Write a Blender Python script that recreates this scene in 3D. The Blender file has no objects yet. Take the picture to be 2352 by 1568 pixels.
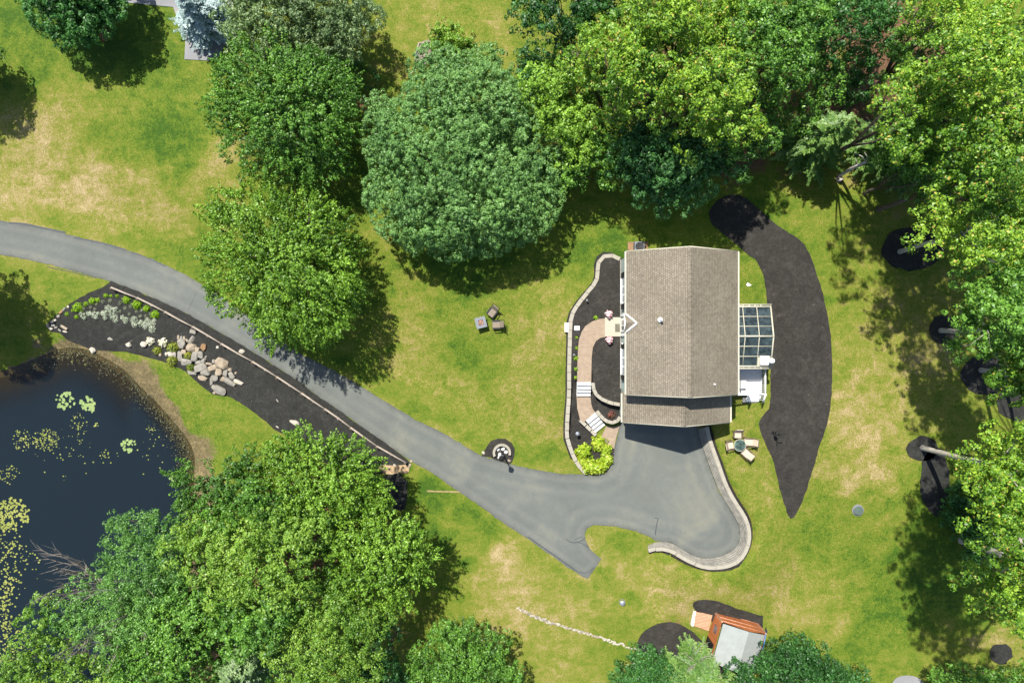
import bpy, bmesh, math, random
import numpy as np
from mathutils import Vector, Matrix
from mathutils.geometry import delaunay_2d_cdt

# ---------------------------------------------------------------- camera, sky, sun, exposure
H = 52.0          # height of the camera over the driveway, metres
PX = 30.0         # units of the plan used below per metre on the driveway
sc = bpy.context.scene
cam = bpy.data.objects.new('camera', bpy.data.cameras.new('camera'))
sc.collection.objects.link(cam)
cam.location = (0, 0, H)
cam.data.sensor_width = 36.0
cam.data.lens = 36.0 * H / (2352 / PX)
cam.data.clip_end = 2000
sc.camera = cam
SUN_EL, SUN_DIR = math.radians(60), Vector((-0.46, 0.89, 0)).normalized()   # horizontal direction towards the sun
world = bpy.data.worlds.new('World'); sc.world = world; world.use_nodes = True
wn = world.node_tree.nodes; wl = world.node_tree.links
bg = wn['Background']; sky = wn.new('ShaderNodeTexSky'); sky.sky_type = 'NISHITA'
sky.sun_disc = False; sky.sun_elevation = SUN_EL
sky.sun_rotation = math.atan2(SUN_DIR.x, SUN_DIR.y)
wl.new(sky.outputs[0], bg.inputs[0]); bg.inputs[1].default_value = 0.10
sun = bpy.data.objects.new('sun', bpy.data.lights.new('sun', 'SUN')); sc.collection.objects.link(sun)
sun.data.energy = 5.0; sun.data.angle = math.radians(0.8); sun.data.color = (1.0, 0.96, 0.88)
sd = SUN_DIR * math.cos(SUN_EL) + Vector((0, 0, math.sin(SUN_EL)))
sun.rotation_euler = sd.to_track_quat('Z', 'Y').to_euler(); sun.location = (-20, 40, 80)
sc.view_settings.view_transform = 'Standard'; sc.view_settings.look = 'None'
sc.view_settings.exposure = 1.05; sc.view_settings.gamma = 1.0
sc.cycles.max_bounces = 6; sc.cycles.diffuse_bounces = 2; sc.cycles.transparent_max_bounces = 8
sc.cycles.glossy_bounces = 2; sc.cycles.transmission_bounces = 4; sc.cycles.caustics_reflective = False
sc.cycles.caustics_refractive = False

rng = np.random.default_rng(7); random.seed(7)
C = sc.collection

# ---------------------------------------------------------------- plan tools
def W(x, y, z=0.0):
    k = (H - z) / H
    return Vector(((x - 1176) * k / PX, (784 - y) * k / PX, z))
def chaikin(p, n=2, closed=True):
    p = [tuple(q) for q in p]
    for _ in range(n):
        o = []
        m = len(p)
        if not closed: o.append(p[0])
        for i in range(m if closed else m - 1):
            a, b = p[i], p[(i + 1) % m]
            o.append((a[0]*.75+b[0]*.25, a[1]*.75+b[1]*.25)); o.append((a[0]*.25+b[0]*.75, a[1]*.25+b[1]*.75))
        if not closed: o.append(p[-1])
        p = o
    return p
def polyarr(p, z=0.0): return np.array([W(a, b, z)[:2] for a, b in p])
def dist_poly(X, Y, P, closed=True):
    X = np.asarray(X, float); Y = np.asarray(Y, float)
    d = np.full(X.shape, 1e9)
    n = len(P)
    for i in range(n if closed else n - 1):
        ax, ay = P[i]; bx, by = P[(i + 1) % n]
        dx, dy = bx - ax, by - ay
        t = np.clip(((X-ax)*dx + (Y-ay)*dy) / (dx*dx+dy*dy+1e-12), 0, 1)
        d = np.minimum(d, np.hypot(X-ax-t*dx, Y-ay-t*dy))
    return d
def in_poly(X, Y, P):
    X = np.asarray(X, float); Y = np.asarray(Y, float)
    r = np.zeros(X.shape, bool); n = len(P)
    for i in range(n):
        ax, ay = P[i]; bx, by = P[(i + 1) % n]
        if ay == by: continue
        c = ((ay > Y) != (by > Y)) & (X < (bx-ax)*(Y-ay)/(by-ay)+ax)
        r ^= c
    return r
def ss(t):
    t = np.clip(t, 0, 1); return t*t*(3-2*t)

DRIVE_UP = [(-140,496),(-60,500),(0,506),(103,525),(171,542),(256,565),(325,585),(376,607),(427,631),(502,676),(560,718),(620,765),(690,812),(760,848),(808,874),(852,901),(897,929),(955,963),(1023,997),(1078,1030),(1105,1046),(1160,1063),(1218,1076),(1290,1088),(1331,1089),(1345,1088),(1368,1093),(1394,1084),(1408,1062),(1411,1030),(1422,985),(1428,960)]
COURT_IN = [(1598,960),(1603,985),(1606,1005),(1616,1032),(1632,1078),(1650,1125),(1670,1158),(1688,1186),(1698,1208),(1701,1230),(1697,1248),(1686,1262),(1657,1277),(1625,1283),(1596,1278),(1568,1262),(1545,1247),(1525,1243),(1505,1242)]
DRIVE_LO = [(1500,1236),(1480,1227),(1454,1218),(1413,1208),(1365,1205),(1350,1212),(1343,1224),(1345,1240),(1355,1260),(1381,1283),(1350,1329),(1327,1317),(1270,1278),(1208,1234),(1160,1203),(1108,1166),(1057,1131),(989,1083),(951,1063),(935,1053),(880,1013),(820,972),(784,946),(738,915),(684,873),(632,840),(560,795),(485,751),(410,710),(335,677),(256,646),(191,628),(137,614),(68,597),(0,585),(-60,578),(-140,570)]
DRIVE = DRIVE_UP + COURT_IN + DRIVE_LO
POND = chaikin([(-400,900),(-60,868),(0,852),(60,832),(102,813),(150,795),(200,800),(245,822),(290,850),(320,885),(350,912),(385,950),(410,980),(435,1010),(450,1050),(445,1100),(455,1200),(440,1320),(400,1450),(330,1560),(300,1700),(-400,1800)], 2)
drvP = polyarr(DRIVE); pndP = polyarr(POND, -0.8)

def gz(X, Y):
    X = np.asarray(X, float); Y = np.asarray(Y, float)
    x = X*PX + 1176; y = 784 - Y*PX
    d = dist_poly(X, Y, drvP); d = np.where(in_poly(X, Y, drvP), 0, d)
    t = (x-1176)/900 + (900-y)/450
    F = 1.3*ss((t+0.3)/0.9)
    z = F*ss(d/5.0)
    we = ss((x-1490)/50)*ss((y-950)/40)
    z = np.maximum(z, we*0.85*ss((d-0.55)/0.4)*(1-ss((d-1)/5)))
    dp = dist_poly(X, Y, pndP); ins = in_poly(X, Y, pndP)
    b = np.clip(dp/4.5, 0, 1); b = b*(2-b)
    bank = z*b - 0.8*(1-b)
    bed = -0.8 - 0.25*np.minimum(dp, 6)
    return np.where(ins, bed, bank)
def gz1(x, y): return float(gz(np.array([x]), np.array([y]))[0])
def G(x, y, dz=0.0):
    z = 0.0
    for _ in range(3):
        p = W(x, y, z); z = gz1(p.x, p.y)
    p = W(x, y, z + dz)
    return p

# ---------------------------------------------------------------- objects
def tag(o, label=None, cat=None, group=None, kind=None):
    if label: o['label'] = label
    if cat: o['category'] = cat
    if group: o['group'] = group
    if kind: o['kind'] = kind
    return o
def thing(name, label, cat, loc, rz=0.0, group=None):
    o = bpy.data.objects.new(name, None); C.objects.link(o)
    o.empty_display_size = 0.2
    o.location = loc; o.rotation_euler = (0, 0, rz)
    return tag(o, label, cat, group)
class MB:
    def __init__(s): s.v = []; s.f = []; s.sm = []
    def add(s, vs, fs, smooth=False):
        n = len(s.v); s.v += [tuple(v) for v in vs]; s.f += [tuple(i+n for i in f) for f in fs]; s.sm += [smooth]*len(fs)
        return s
    def box(s, c, sz, rz=0.0, rx=0.0, ry=0.0, M=None):
        x, y, z = sz[0]/2, sz[1]/2, sz[2]/2
        R = Matrix.Rotation(rz, 3, 'Z') @ Matrix.Rotation(ry, 3, 'Y') @ Matrix.Rotation(rx, 3, 'X')
        vs = [R @ Vector((a*x, b*y, d*z)) + Vector(c) for d in (-1, 1) for a, b in ((-1,-1),(1,-1),(1,1),(-1,1))]
        if M: vs = [M @ v for v in vs]
        return s.add(vs, [(3,2,1,0),(4,5,6,7),(0,1,5,4),(1,2,6,5),(2,3,7,6),(3,0,4,7)])
    def prism(s, poly, z0, z1):
        n = len(poly)
        a = sum(poly[i][0]*poly[(i+1)%n][1]-poly[(i+1)%n][0]*poly[i][1] for i in range(n))
        if a < 0: poly = poly[::-1]
        vs = [(p[0], p[1], z0) for p in poly] + [(p[0], p[1], z1) for p in poly]
        return s.add(vs, [tuple(range(n))[::-1], tuple(range(n, 2*n))] + [(i, (i+1)%n, n+(i+1)%n, n+i) for i in range(n)])
    def tube(s, pts, rad, n=8, caps=True):
        pts = [Vector(p) for p in pts]; rings = []
        if not hasattr(rad, '__len__'): rad = [rad]*len(pts)
        for i, p in enumerate(pts):
            d = (pts[min(i+1, len(pts)-1)] - pts[max(i-1, 0)])
            if d.length < 1e-9: d = Vector((0, 0, 1))
            d.normalize()
            u = d.cross(Vector((0.31, 0.17, 0.93)) if abs(d.z) < .9 else Vector((1, 0, 0))).normalized(); w = d.cross(u)
            rings.append([p + (u*math.cos(2*math.pi*k/n) + w*math.sin(2*math.pi*k/n))*rad[i] for k in range(n)])
        vs = [v for r in rings for v in r]
        fs = [(i*n+k, i*n+(k+1)%n, (i+1)*n+(k+1)%n, (i+1)*n+k) for i in range(len(pts)-1) for k in range(n)]
        if caps: fs += [tuple(range(n))[::-1], tuple(range((len(pts)-1)*n, len(pts)*n))]
        return s.add(vs, fs, True)
    def lathe(s, c, prof, n=16):
        vs = [(c[0]+r*math.cos(2*math.pi*k/n), c[1]+r*math.sin(2*math.pi*k/n), c[2]+z) for r, z in prof for k in range(n)]
        fs = [(i*n+k, i*n+(k+1)%n, (i+1)*n+(k+1)%n, (i+1)*n+k) for i in range(len(prof)-1) for k in range(n)]
        fs += [tuple(range(n))[::-1], tuple(range((len(prof)-1)*n, len(prof)*n))]
        return s.add(vs, fs, False)
    def build(s, name, mat, parent=None, world=True, loc=None):
        me = bpy.data.meshes.new(name)
        off = Vector((0, 0, 0))
        if parent is not None and world:
            q = parent; 
            while q is not None: off = off + Vector(q.location); q = q.parent
        if loc is not None: off = Vector(loc)
        me.from_pydata([(v[0]-off.x, v[1]-off.y, v[2]-off.z) for v in s.v], [], s.f)
        me.polygons.foreach_set('use_smooth', s.sm)
        me.materials.append(mat); me.update()
        o = bpy.data.objects.new(name, me); C.objects.link(o)
        if parent is not None: o.parent = parent
        if loc is not None: o.location = loc
        return o
def quads_mesh(name, V, mat):
    """V: (N,4,3) array of quads."""
    n = len(V); me = bpy.data.meshes.new(name)
    me.vertices.add(n*4); me.vertices.foreach_set('co', V.reshape(-1).astype(np.float32))
    me.loops.add(n*4); me.loops.foreach_set('vertex_index', np.arange(n*4, dtype=np.int32))
    me.polygons.add(n); me.polygons.foreach_set('loop_start', np.arange(0, n*4, 4, dtype=np.int32))
    me.polygons.foreach_set('loop_total', np.full(n, 4, dtype=np.int32))
    me.update(calc_edges=True); me.materials.append(mat); me.validate()
    return me
def sheet(name, poly, mat, dz=0.03, step=0.6, zfn=None, zc=None, world_poly=None, kind='structure', parent=None, jit=None):
    """a surface laid on the ground (or at constant height zc, or height zfn(x,y))."""
    if world_poly is None:
        if zc is not None: wp = [W(a, b, zc)[:2] for a, b in poly]
        elif zfn is not None:
            wp = []
            for a, b in poly:
                z = 0.5
                for _ in range(3): p = W(a, b, z); z = zfn(p.x, p.y)
                wp.append(p[:2])
        else: wp = [G(a, b)[:2] for a, b in poly]
    else: wp = world_poly
    wp = np.array([tuple(p) for p in wp])
    dense = []
    for i in range(len(wp)):
        a, b = wp[i], wp[(i+1) % len(wp)]; L = np.hypot(*(b-a)); n = max(1, int(L/(step if not jit else min(step, .3)))) if (zc is None or jit) else 1
        for k in range(n): dense.append(a+(b-a)*k/n)
    dense = np.array(dense); nb = len(dense)
    if jit: dense = dense + rng.normal(0, jit, dense.shape)*np.repeat(rng.uniform(.2, 1.5, nb)[:, None], 2, 1)
    pts = dense
    if zc is None:
        gx, gy = np.meshgrid(np.arange(wp[:,0].min(), wp[:,0].max(), step), np.arange(wp[:,1].min(), wp[:,1].max(), step))
        gx = gx.ravel(); gy = gy.ravel()
        m = in_poly(gx, gy, dense) & (dist_poly(gx, gy, dense) > step*0.35)
        pts = np.vstack([dense, np.stack([gx[m], gy[m]], 1)])
    vo, eo, fo, *_ = delaunay_2d_cdt([Vector(p) for p in pts], [(i, (i+1) % nb) for i in range(nb)], [], 0, 1e-5)
    vo = np.array([tuple(v) for v in vo]); tri = np.array(fo)
    cen = vo[tri].mean(1); tri = tri[in_poly(cen[:,0], cen[:,1], dense)]
    if zc is not None: z = np.full(len(vo), zc)
    elif zfn is not None: z = np.array([zfn(a, b) for a, b in vo])
    else: z = gz(vo[:,0], vo[:,1]) + dz
    me = bpy.data.meshes.new(name)
    fl = []
    for t in tri:
        a, b, c = vo[t[0]], vo[t[1]], vo[t[2]]
        cr = (b[0]-a[0])*(c[1]-a[1])-(b[1]-a[1])*(c[0]-a[0])
        fl.append(tuple(int(i) for i in (t if cr > 0 else t[::-1])))
    me.from_pydata([(a, b, c) for (a, b), c in zip(vo, z)], [], fl)
    me.materials.append(mat); me.polygons.foreach_set('use_smooth', [True]*len(fl)); me.update()
    o = bpy.data.objects.new(name, me); C.objects.link(o)
    if parent is not None: o.parent = parent
    elif kind: o['kind'] = kind
    return o
def offset_line(p, d):
    p = [Vector((a, b)) for a, b in p]; o = []
    for i in range(len(p)):
        t = (p[min(i+1, len(p)-1)] - p[max(i-1, 0)]).normalized()
        o.append(p[i] + Vector((-t.y, t.x))*d)
    return o
def resample(p, step):
    p = [Vector(q) for q in p]; out = [p[0]]; acc = 0.0
    L = [0.0]
    for i in range(1, len(p)): L.append(L[-1] + (p[i]-p[i-1]).length)
    n = max(1, round(L[-1]/step)); res = []
    j = 0
    for k in range(n+1):
        s = L[-1]*k/n
        while j < len(p)-2 and L[j+1] < s: j += 1
        t = (s-L[j])/max(1e-9, L[j+1]-L[j]); res.append(p[j].lerp(p[j+1], min(1, max(0, t))))
    return res

# ---------------------------------------------------------------- materials
def new_mat(name):
    m = bpy.data.materials.new(name); m.use_nodes = True
    nt = m.node_tree; b = nt.nodes['Principled BSDF']
    return m, nt, b
def N(nt, typ, **kw):
    n = nt.nodes.new(typ)
    for k, v in kw.items():
        if k.startswith('i_'): n.inputs[k[2:].replace('_', ' ')].default_value = v
        else: setattr(n, k, v)
    return n
def ramp(nt, fac, stops):
    r = nt.nodes.new('ShaderNodeValToRGB'); e = r.color_ramp.elements
    while len(e) < len(stops): e.new(0.5)
    for q, (p, c) in zip(e, stops): q.position = p; q.color = (*c, 1)
    nt.links.new(fac, r.inputs[0]); return r
def noise(nt, scale, detail=3, rough=.6, vec=None, dist=0.0):
    n = nt.nodes.new('ShaderNodeTexNoise'); n.inputs['Scale'].default_value = scale
    n.inputs['Detail'].default_value = detail; n.inputs['Roughness'].default_value = rough; n.inputs['Distortion'].default_value = dist
    if vec is None:
        g = nt.nodes.new('ShaderNodeNewGeometry'); vec = g.outputs['Position']
    nt.links.new(vec, n.inputs['Vector']); return n.outputs['Fac']
def mth(nt, op, a, b=None, c=None):
    m = nt.nodes.new('ShaderNodeMath'); m.operation = op
    for i, v in enumerate((a, b, c)):
        if v is None: continue
        if isinstance(v, (int, float)): m.inputs[i].default_value = v
        else: nt.links.new(v, m.inputs[i])
    return m.outputs[0]
def mixc(nt, f, a, b, mode='MIX'):
    m = nt.nodes.new('ShaderNodeMix'); m.data_type = 'RGBA'; m.blend_type = mode
    for i, v in ((0, f), (6, a), (7, b)):
        if isinstance(v, (int, float)): m.inputs[i].default_value = v
        elif isinstance(v, tuple): m.inputs[i].default_value = (*v, 1)
        else: nt.links.new(v, m.inputs[i])
    return m.outputs[2]
def bump(nt, b, h, strength=.4, dist=.03):
    n = nt.nodes.new('ShaderNodeBump'); n.inputs['Strength'].default_value = strength; n.inputs['Distance'].default_value = dist
    nt.links.new(h, n.inputs['Height']); nt.links.new(n.outputs[0], b.inputs['Normal'])
def simple(name, col, rough=.6, var=.25, scale=6.0, fine=40.0, metal=0.0, bmp=0.0):
    m, nt, b = new_mat(name)
    f = mth(nt, 'ADD', mth(nt, 'MULTIPLY', noise(nt, scale), .6), mth(nt, 'MULTIPLY', noise(nt, fine, 2), .4))
    lo = tuple(c*(1-var) for c in col); hi = tuple(min(1, c*(1+var)) for c in col)
    r = ramp(nt, f, [(.3, lo), (.7, hi)])
    nt.links.new(r.outputs[0], b.inputs['Base Color']); b.inputs['Roughness'].default_value = rough; b.inputs['Metallic'].default_value = metal
    b.inputs['Specular IOR Level'].default_value = .3
    if bmp: bump(nt, b, f, bmp, .03)
    return m
def attr(nt, name):
    a = nt.nodes.new('ShaderNodeAttribute'); a.attribute_name = name; return a.outputs['Fac']

def grass_mat():
    m, nt, b = new_mat('lawn_grass')
    n1 = noise(nt, .12, 4, .6, dist=1.0); n2 = noise(nt, .9, 5, .7, dist=.6); n3 = noise(nt, 4.2, 7, .86); n4 = noise(nt, 16, 4, .85)
    g = nt.nodes.new('ShaderNodeNewGeometry'); mp = N(nt, 'ShaderNodeMapping'); nt.links.new(g.outputs['Position'], mp.inputs[0]); mp.inputs['Scale'].default_value = (.25, 1.6, 1)
    mp.inputs['Rotation'].default_value = (0, 0, .12); n5 = noise(nt, 1.3, 2, .5, mp.outputs[0])
    s = mth(nt, 'MULTIPLY', n1, .35); s = mth(nt, 'MULTIPLY_ADD', n2, .70, s); s = mth(nt, 'MULTIPLY_ADD', n3, .90, s); s = mth(nt, 'MULTIPLY_ADD', n4, .3, s); s = mth(nt, 'MULTIPLY_ADD', n5, .18, s)
    s = mth(nt, 'SUBTRACT', s, 1.215); s = mth(nt, 'MULTIPLY', s, 1.5)           # about zero mean
    d = mth(nt, 'ADD', attr(nt, 'dry_shade'), s)
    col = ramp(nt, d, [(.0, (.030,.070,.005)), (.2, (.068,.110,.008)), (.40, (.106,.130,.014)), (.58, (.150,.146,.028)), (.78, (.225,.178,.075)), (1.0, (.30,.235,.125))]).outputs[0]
    lt = mth(nt, 'ADD', attr(nt, 'litter'), mth(nt, 'MULTIPLY', s, 1.2))
    lit = ramp(nt, n3, [(.3, (.035,.02,.012)), (.55, (.12,.065,.035)), (.75, (.24,.13,.075))]).outputs[0]
    col = mixc(nt, ramp(nt, lt, [(.4, (0,0,0)), (.6, (1,1,1))]).outputs[0], col, lit)
    md = mth(nt, 'ADD', attr(nt, 'mud'), mth(nt, 'MULTIPLY', s, .9))
    mud = ramp(nt, mth(nt, 'ADD', mth(nt, 'MULTIPLY', n3, .6), mth(nt, 'MULTIPLY', n2, .4)), [(.3, (.035,.028,.014)), (.48, (.10,.08,.038)), (.68, (.24,.18,.09))]).outputs[0]
    col = mixc(nt, ramp(nt, md, [(.42, (0,0,0)), (.6, (1,1,1))]).outputs[0], col, mud)
    deep = attr(nt, 'bed')
    col = mixc(nt, deep, mixc(nt, mth(nt, 'GREATER_THAN', deep, .001), col, (.045,.034,.014)), (.022,.019,.011))  # bed colour darkens with depth, imitating light absorbed by the water
    shade = ramp(nt, n4, [(.34, (.42,.44,.42)), (.66, (1.48,1.46,1.48))]).outputs[0]
    col = mixc(nt, 1.0, col, shade, 'MULTIPLY')
    nt.links.new(col, b.inputs['Base Color']); b.inputs['Roughness'].default_value = .85; b.inputs['Specular IOR Level'].default_value = .15
    bump(nt, b, mth(nt, 'ADD', n3, n4), .5, .05)
    return m
def asphalt_mat(name, base=(.094,.101,.091), lo=.86):
    m, nt, b = new_mat(name)
    n1 = noise(nt, .28, 3, .5, dist=.8); n2 = noise(nt, .09, 2, .5); n3 = noise(nt, 30, 2, .8); n4 = noise(nt, 2.2, 4, .6)
    f = mth(nt, 'MULTIPLY_ADD', n1, .6, mth(nt, 'MULTIPLY', n2, .25)); f = mth(nt, 'MULTIPLY_ADD', n4, .15, f)
    warm = (base[0]*1.38, base[1]*1.27, base[2]*1.14)
    col = ramp(nt, f, [(.38, tuple(c*lo for c in base)), (.52, base), (.68, warm)]).outputs[0]
    col = mixc(nt, 1.0, col, ramp(nt, n3, [(.25, (.82,.82,.82)), (.7, (1.13,1.13,1.13))]).outputs[0], 'MULTIPLY')
    e = mth(nt, 'ADD', attr(nt, 'edge'), mth(nt, 'MULTIPLY', mth(nt, 'SUBTRACT', n4, .5), .5))
    if name == 'driveway_asphalt':
        bands = ramp(nt, mth(nt, 'MULTIPLY', e, .25), [(.0, (.70,.70,.70)), (.035, (.93,.93,.93)), (.12, (1.10,1.09,1.07)), (.19, (.93,.94,.96)), (.27, (.97,.98,.99)), (.345, (1.10,1.09,1.06)), (.45, (.97,.98,1.0)), (.6, (1.04,1.04,1.02))]).outputs[0]
        col = mixc(nt, 1.0, col, bands, 'MULTIPLY')
        col = mixc(nt, mth(nt, 'MULTIPLY', ramp(nt, noise(nt, 1.4, 6, .75, dist=1.5), [(.60, (0,0,0)), (.70, (1,1,1))]).outputs[0], .22), col, (.20,.19,.15))
    nt.links.new(col, b.inputs['Base Color']); b.inputs['Roughness'].default_value = .8; b.inputs['Specular IOR Level'].default_value = .3
    bump(nt, b, n3, .2, .01)
    return m
def mulch_mat(name, base=(.020,.020,.018)):
    m, nt, b = new_mat(name)
    n1 = noise(nt, 1.1, 4, .65, dist=1.2); n3 = noise(nt, 22, 3, .8); n2 = noise(nt, 5, 3, .7)
    f = mth(nt, 'MULTIPLY_ADD', n1, .42, mth(nt, 'MULTIPLY', n3, .5)); f = mth(nt, 'MULTIPLY_ADD', n2, .35, f)
    col = ramp(nt, f, [(.40, tuple(c*.5 for c in base)), (.62, base), (.76, tuple(c*1.7 for c in base)), (.88, (.11,.09,.07))]).outputs[0]
    v = N(nt, 'ShaderNodeTexVoronoi'); g = nt.nodes.new('ShaderNodeNewGeometry'); nt.links.new(g.outputs['Position'], v.inputs['Vector']); v.inputs['Scale'].default_value = 2.4
    sp = ramp(nt, v.outputs['Distance'], [(.035, (1,1,1)), (.06, (0,0,0))]).outputs[0]
    wn_ = N(nt, 'ShaderNodeTexWhiteNoise'); nt.links.new(v.outputs['Position'], wn_.inputs['Vector'])
    sel = mth(nt, 'GREATER_THAN', wn_.outputs['Value'], .72)
    col = mixc(nt, mth(nt, 'MULTIPLY', sp, sel), col, (.30,.22,.15))
    nt.links.new(col, b.inputs['Base Color']); b.inputs['Roughness'].default_value = .9; b.inputs['Specular IOR Level'].default_value = .15
    bump(nt, b, mth(nt, 'ADD', n3, n2), .8, .05)
    return m
def leaf_mat(name, dark, mid, light, trans=.35, scale=.5, accent=None):
    m, nt, b = new_mat(name)
    g = nt.nodes.new('ShaderNodeNewGeometry')
    r = g.outputs['Random Per Island']
    f = mth(nt, 'MULTIPLY_ADD', noise(nt, scale, 3, .6), .75, mth(nt, 'MULTIPLY', r, .42))
    oi = nt.nodes.new('ShaderNodeObjectInfo'); f = mth(nt, 'MULTIPLY_ADD', oi.outputs['Random'], .16, mth(nt, 'SUBTRACT', f, .08))
    f = mth(nt, 'MULTIPLY_ADD', noise(nt, scale*.35, 2, .5), .30, mth(nt, 'SUBTRACT', f, .15))
    stops = [(.30, dark), (.55, mid), (.80, light)]
    col = ramp(nt, f, stops).outputs[0]
    if accent:
        col = mixc(nt, mth(nt, 'GREATER_THAN', mth(nt, 'MULTIPLY_ADD', noise(nt, 1.3, 2), .35, r), 1.14), col, accent)
    nt.links.new(col, b.inputs['Base Color']); b.inputs['Roughness'].default_value = .45; b.inputs['Specular IOR Level'].default_value = .35
    t = nt.nodes.new('ShaderNodeBsdfTranslucent'); c2 = mixc(nt, 1.0, col, (1.25, 1.3, .45), 'MULTIPLY'); nt.links.new(c2, t.inputs[0])
    mx = nt.nodes.new('ShaderNodeMixShader'); mx.inputs[0].default_value = trans
    nt.links.new(b.outputs[0], mx.inputs[1]); nt.links.new(t.outputs[0], mx.inputs[2])
    nt.links.new(mx.outputs[0], nt.nodes['Material Output'].inputs['Surface'])
    return m
def water_mat():
    m, nt, b = new_mat('pond_water'); out = nt.nodes['Material Output']; nt.nodes.remove(b)
    fr = N(nt, 'ShaderNodeFresnel'); fr.inputs[0].default_value = 1.33
    gl = N(nt, 'ShaderNodeBsdfGlossy'); gl.inputs['Roughness'].default_value = .02; gl.inputs[0].default_value = (1, 1, 1, 1)
    tr = N(nt, 'ShaderNodeBsdfTransparent'); tr.inputs[0].default_value = (.62, .60, .50, 1)
    df = N(nt, 'ShaderNodeBsdfDiffuse'); df.inputs[0].default_value = (.007, .012, .016, 1)
    a = nt.nodes.new('ShaderNodeAttribute'); a.attribute_name = 'depth'
    mx0 = N(nt, 'ShaderNodeMixShader'); nt.links.new(a.outputs['Fac'], mx0.inputs[0]); nt.links.new(tr.outputs[0], mx0.inputs[1]); nt.links.new(df.outputs[0], mx0.inputs[2])
    mx = N(nt, 'ShaderNodeMixShader'); nt.links.new(fr.outputs[0], mx.inputs[0]); nt.links.new(mx0.outputs[0], mx.inputs[1]); nt.links.new(gl.outputs[0], mx.inputs[2])
    nt.links.new(mx.outputs[0], out.inputs['Surface'])
    bm_ = N(nt, 'ShaderNodeBump'); bm_.inputs['Strength'].default_value = .05; bm_.inputs['Distance'].default_value = .02
    nt.links.new(noise(nt, 1.5, 2), bm_.inputs['Height']); nt.links.new(bm_.outputs[0], gl.inputs['Normal'])
    return m
def shingle_mat():
    m, nt, b = new_mat('roof_shingles')
    tc = N(nt, 'ShaderNodeNewGeometry'); sep = N(nt, 'ShaderNodeSeparateXYZ'); nt.links.new(tc.outputs['Position'], sep.inputs[0])
    cb = N(nt, 'ShaderNodeCombineXYZ'); nt.links.new(sep.outputs[1], cb.inputs[0]); nt.links.new(mth(nt, 'MULTIPLY', sep.outputs[0], 1.16), cb.inputs[1])
    br = N(nt, 'ShaderNodeTexBrick'); nt.links.new(cb.outputs[0], br.inputs['Vector'])
    br.inputs['Scale'].default_value = 1.0; br.inputs['Brick Width'].default_value = .17; br.inputs['Row Height'].default_value = .15; br.inputs['Mortar Size'].default_value = .018
    br.inputs['Color1'].default_value = (.215,.184,.142,1); br.inputs['Color2'].default_value = (.150,.128,.098,1); br.inputs['Mortar'].default_value = (.10,.088,.066,1); br.inputs['Bias'].default_value = .1
    n1 = noise(nt, .5, 3); n2 = noise(nt, 14, 2)
    col = mixc(nt, 1.0, br.outputs[0], ramp(nt, n1, [(.3, (.88,.88,.86)), (.7, (1.1,1.1,1.1))]).outputs[0], 'MULTIPLY')
    col = mixc(nt, 1.0, col, ramp(nt, n2, [(.3, (.8,.8,.8)), (.7, (1.15,1.15,1.15))]).outputs[0], 'MULTIPLY')
    nt.links.new(col, b.inputs['Base Color']); b.inputs['Roughness'].default_value = .9; b.inputs['Specular IOR Level'].default_value = .2
    bump(nt, b, br.outputs['Fac'], .3, .01)
    return m
def brick_mat(name, c1, c2, mort, w, h, rot=0.0):
    m, nt, b = new_mat(name)
    g = N(nt, 'ShaderNodeNewGeometry'); mp = N(nt, 'ShaderNodeMapping'); nt.links.new(g.outputs['Position'], mp.inputs[0]); mp.inputs['Rotation'].default_value = (0, 0, rot)
    br = N(nt, 'ShaderNodeTexBrick'); nt.links.new(mp.outputs[0], br.inputs['Vector']); br.inputs['Scale'].default_value = 1
    br.inputs['Brick Width'].default_value = w; br.inputs['Row Height'].default_value = h; br.inputs['Mortar Size'].default_value = .012
    br.inputs['Color1'].default_value = (*c1, 1); br.inputs['Color2'].default_value = (*c2, 1); br.inputs['Mortar'].default_value = (*mort, 1)
    col = mixc(nt, 1.0, br.outputs[0], ramp(nt, noise(nt, 3, 4), [(.3, (.85,.85,.85)), (.7, (1.12,1.12,1.12))]).outputs[0], 'MULTIPLY')
    nt.links.new(col, b.inputs['Base Color']); b.inputs['Roughness'].default_value = .85; bump(nt, b, br.outputs['Fac'], .3, .01)
    return m
def plank_mat(name, col, w, rot=0.0, dark=.45):
    m, nt, b = new_mat(name)
    g = N(nt, 'ShaderNodeNewGeometry'); mp = N(nt, 'ShaderNodeMapping'); nt.links.new(g.outputs['Position'], mp.inputs[0]); mp.inputs['Rotation'].default_value = (0, 0, rot)
    br = N(nt, 'ShaderNodeTexBrick'); nt.links.new(mp.outputs[0], br.inputs['Vector']); br.inputs['Scale'].default_value = 1
    br.inputs['Brick Width'].default_value = 3.0; br.inputs['Row Height'].default_value = w; br.inputs['Mortar Size'].default_value = w*.06
    br.inputs['Color1'].default_value = (*col, 1); br.inputs['Color2'].default_value = (*[c*.75 for c in col], 1); br.inputs['Mortar'].default_value = (*[c*dark for c in col], 1)
    c = mixc(nt, 1.0, br.outputs[0], ramp(nt, noise(nt, 9, 3), [(.3, (.85,.85,.85)), (.7, (1.1,1.1,1.1))]).outputs[0], 'MULTIPLY')
    nt.links.new(c, b.inputs['Base Color']); b.inputs['Roughness'].default_value = .6
    return m
def glass_mat(name, col=(.018,.026,.026)):
    m, nt, b = new_mat(name)
    c = ramp(nt, noise(nt, 2.2, 4, .6, dist=.5), [(.35, tuple(x*.5 for x in col)), (.7, tuple(x*2.4 for x in col))]).outputs[0]
    nt.links.new(c, b.inputs['Base Color']); b.inputs['Roughness'].default_value = .06; b.inputs['Specular IOR Level'].default_value = .6
    return m
M = {}
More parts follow.
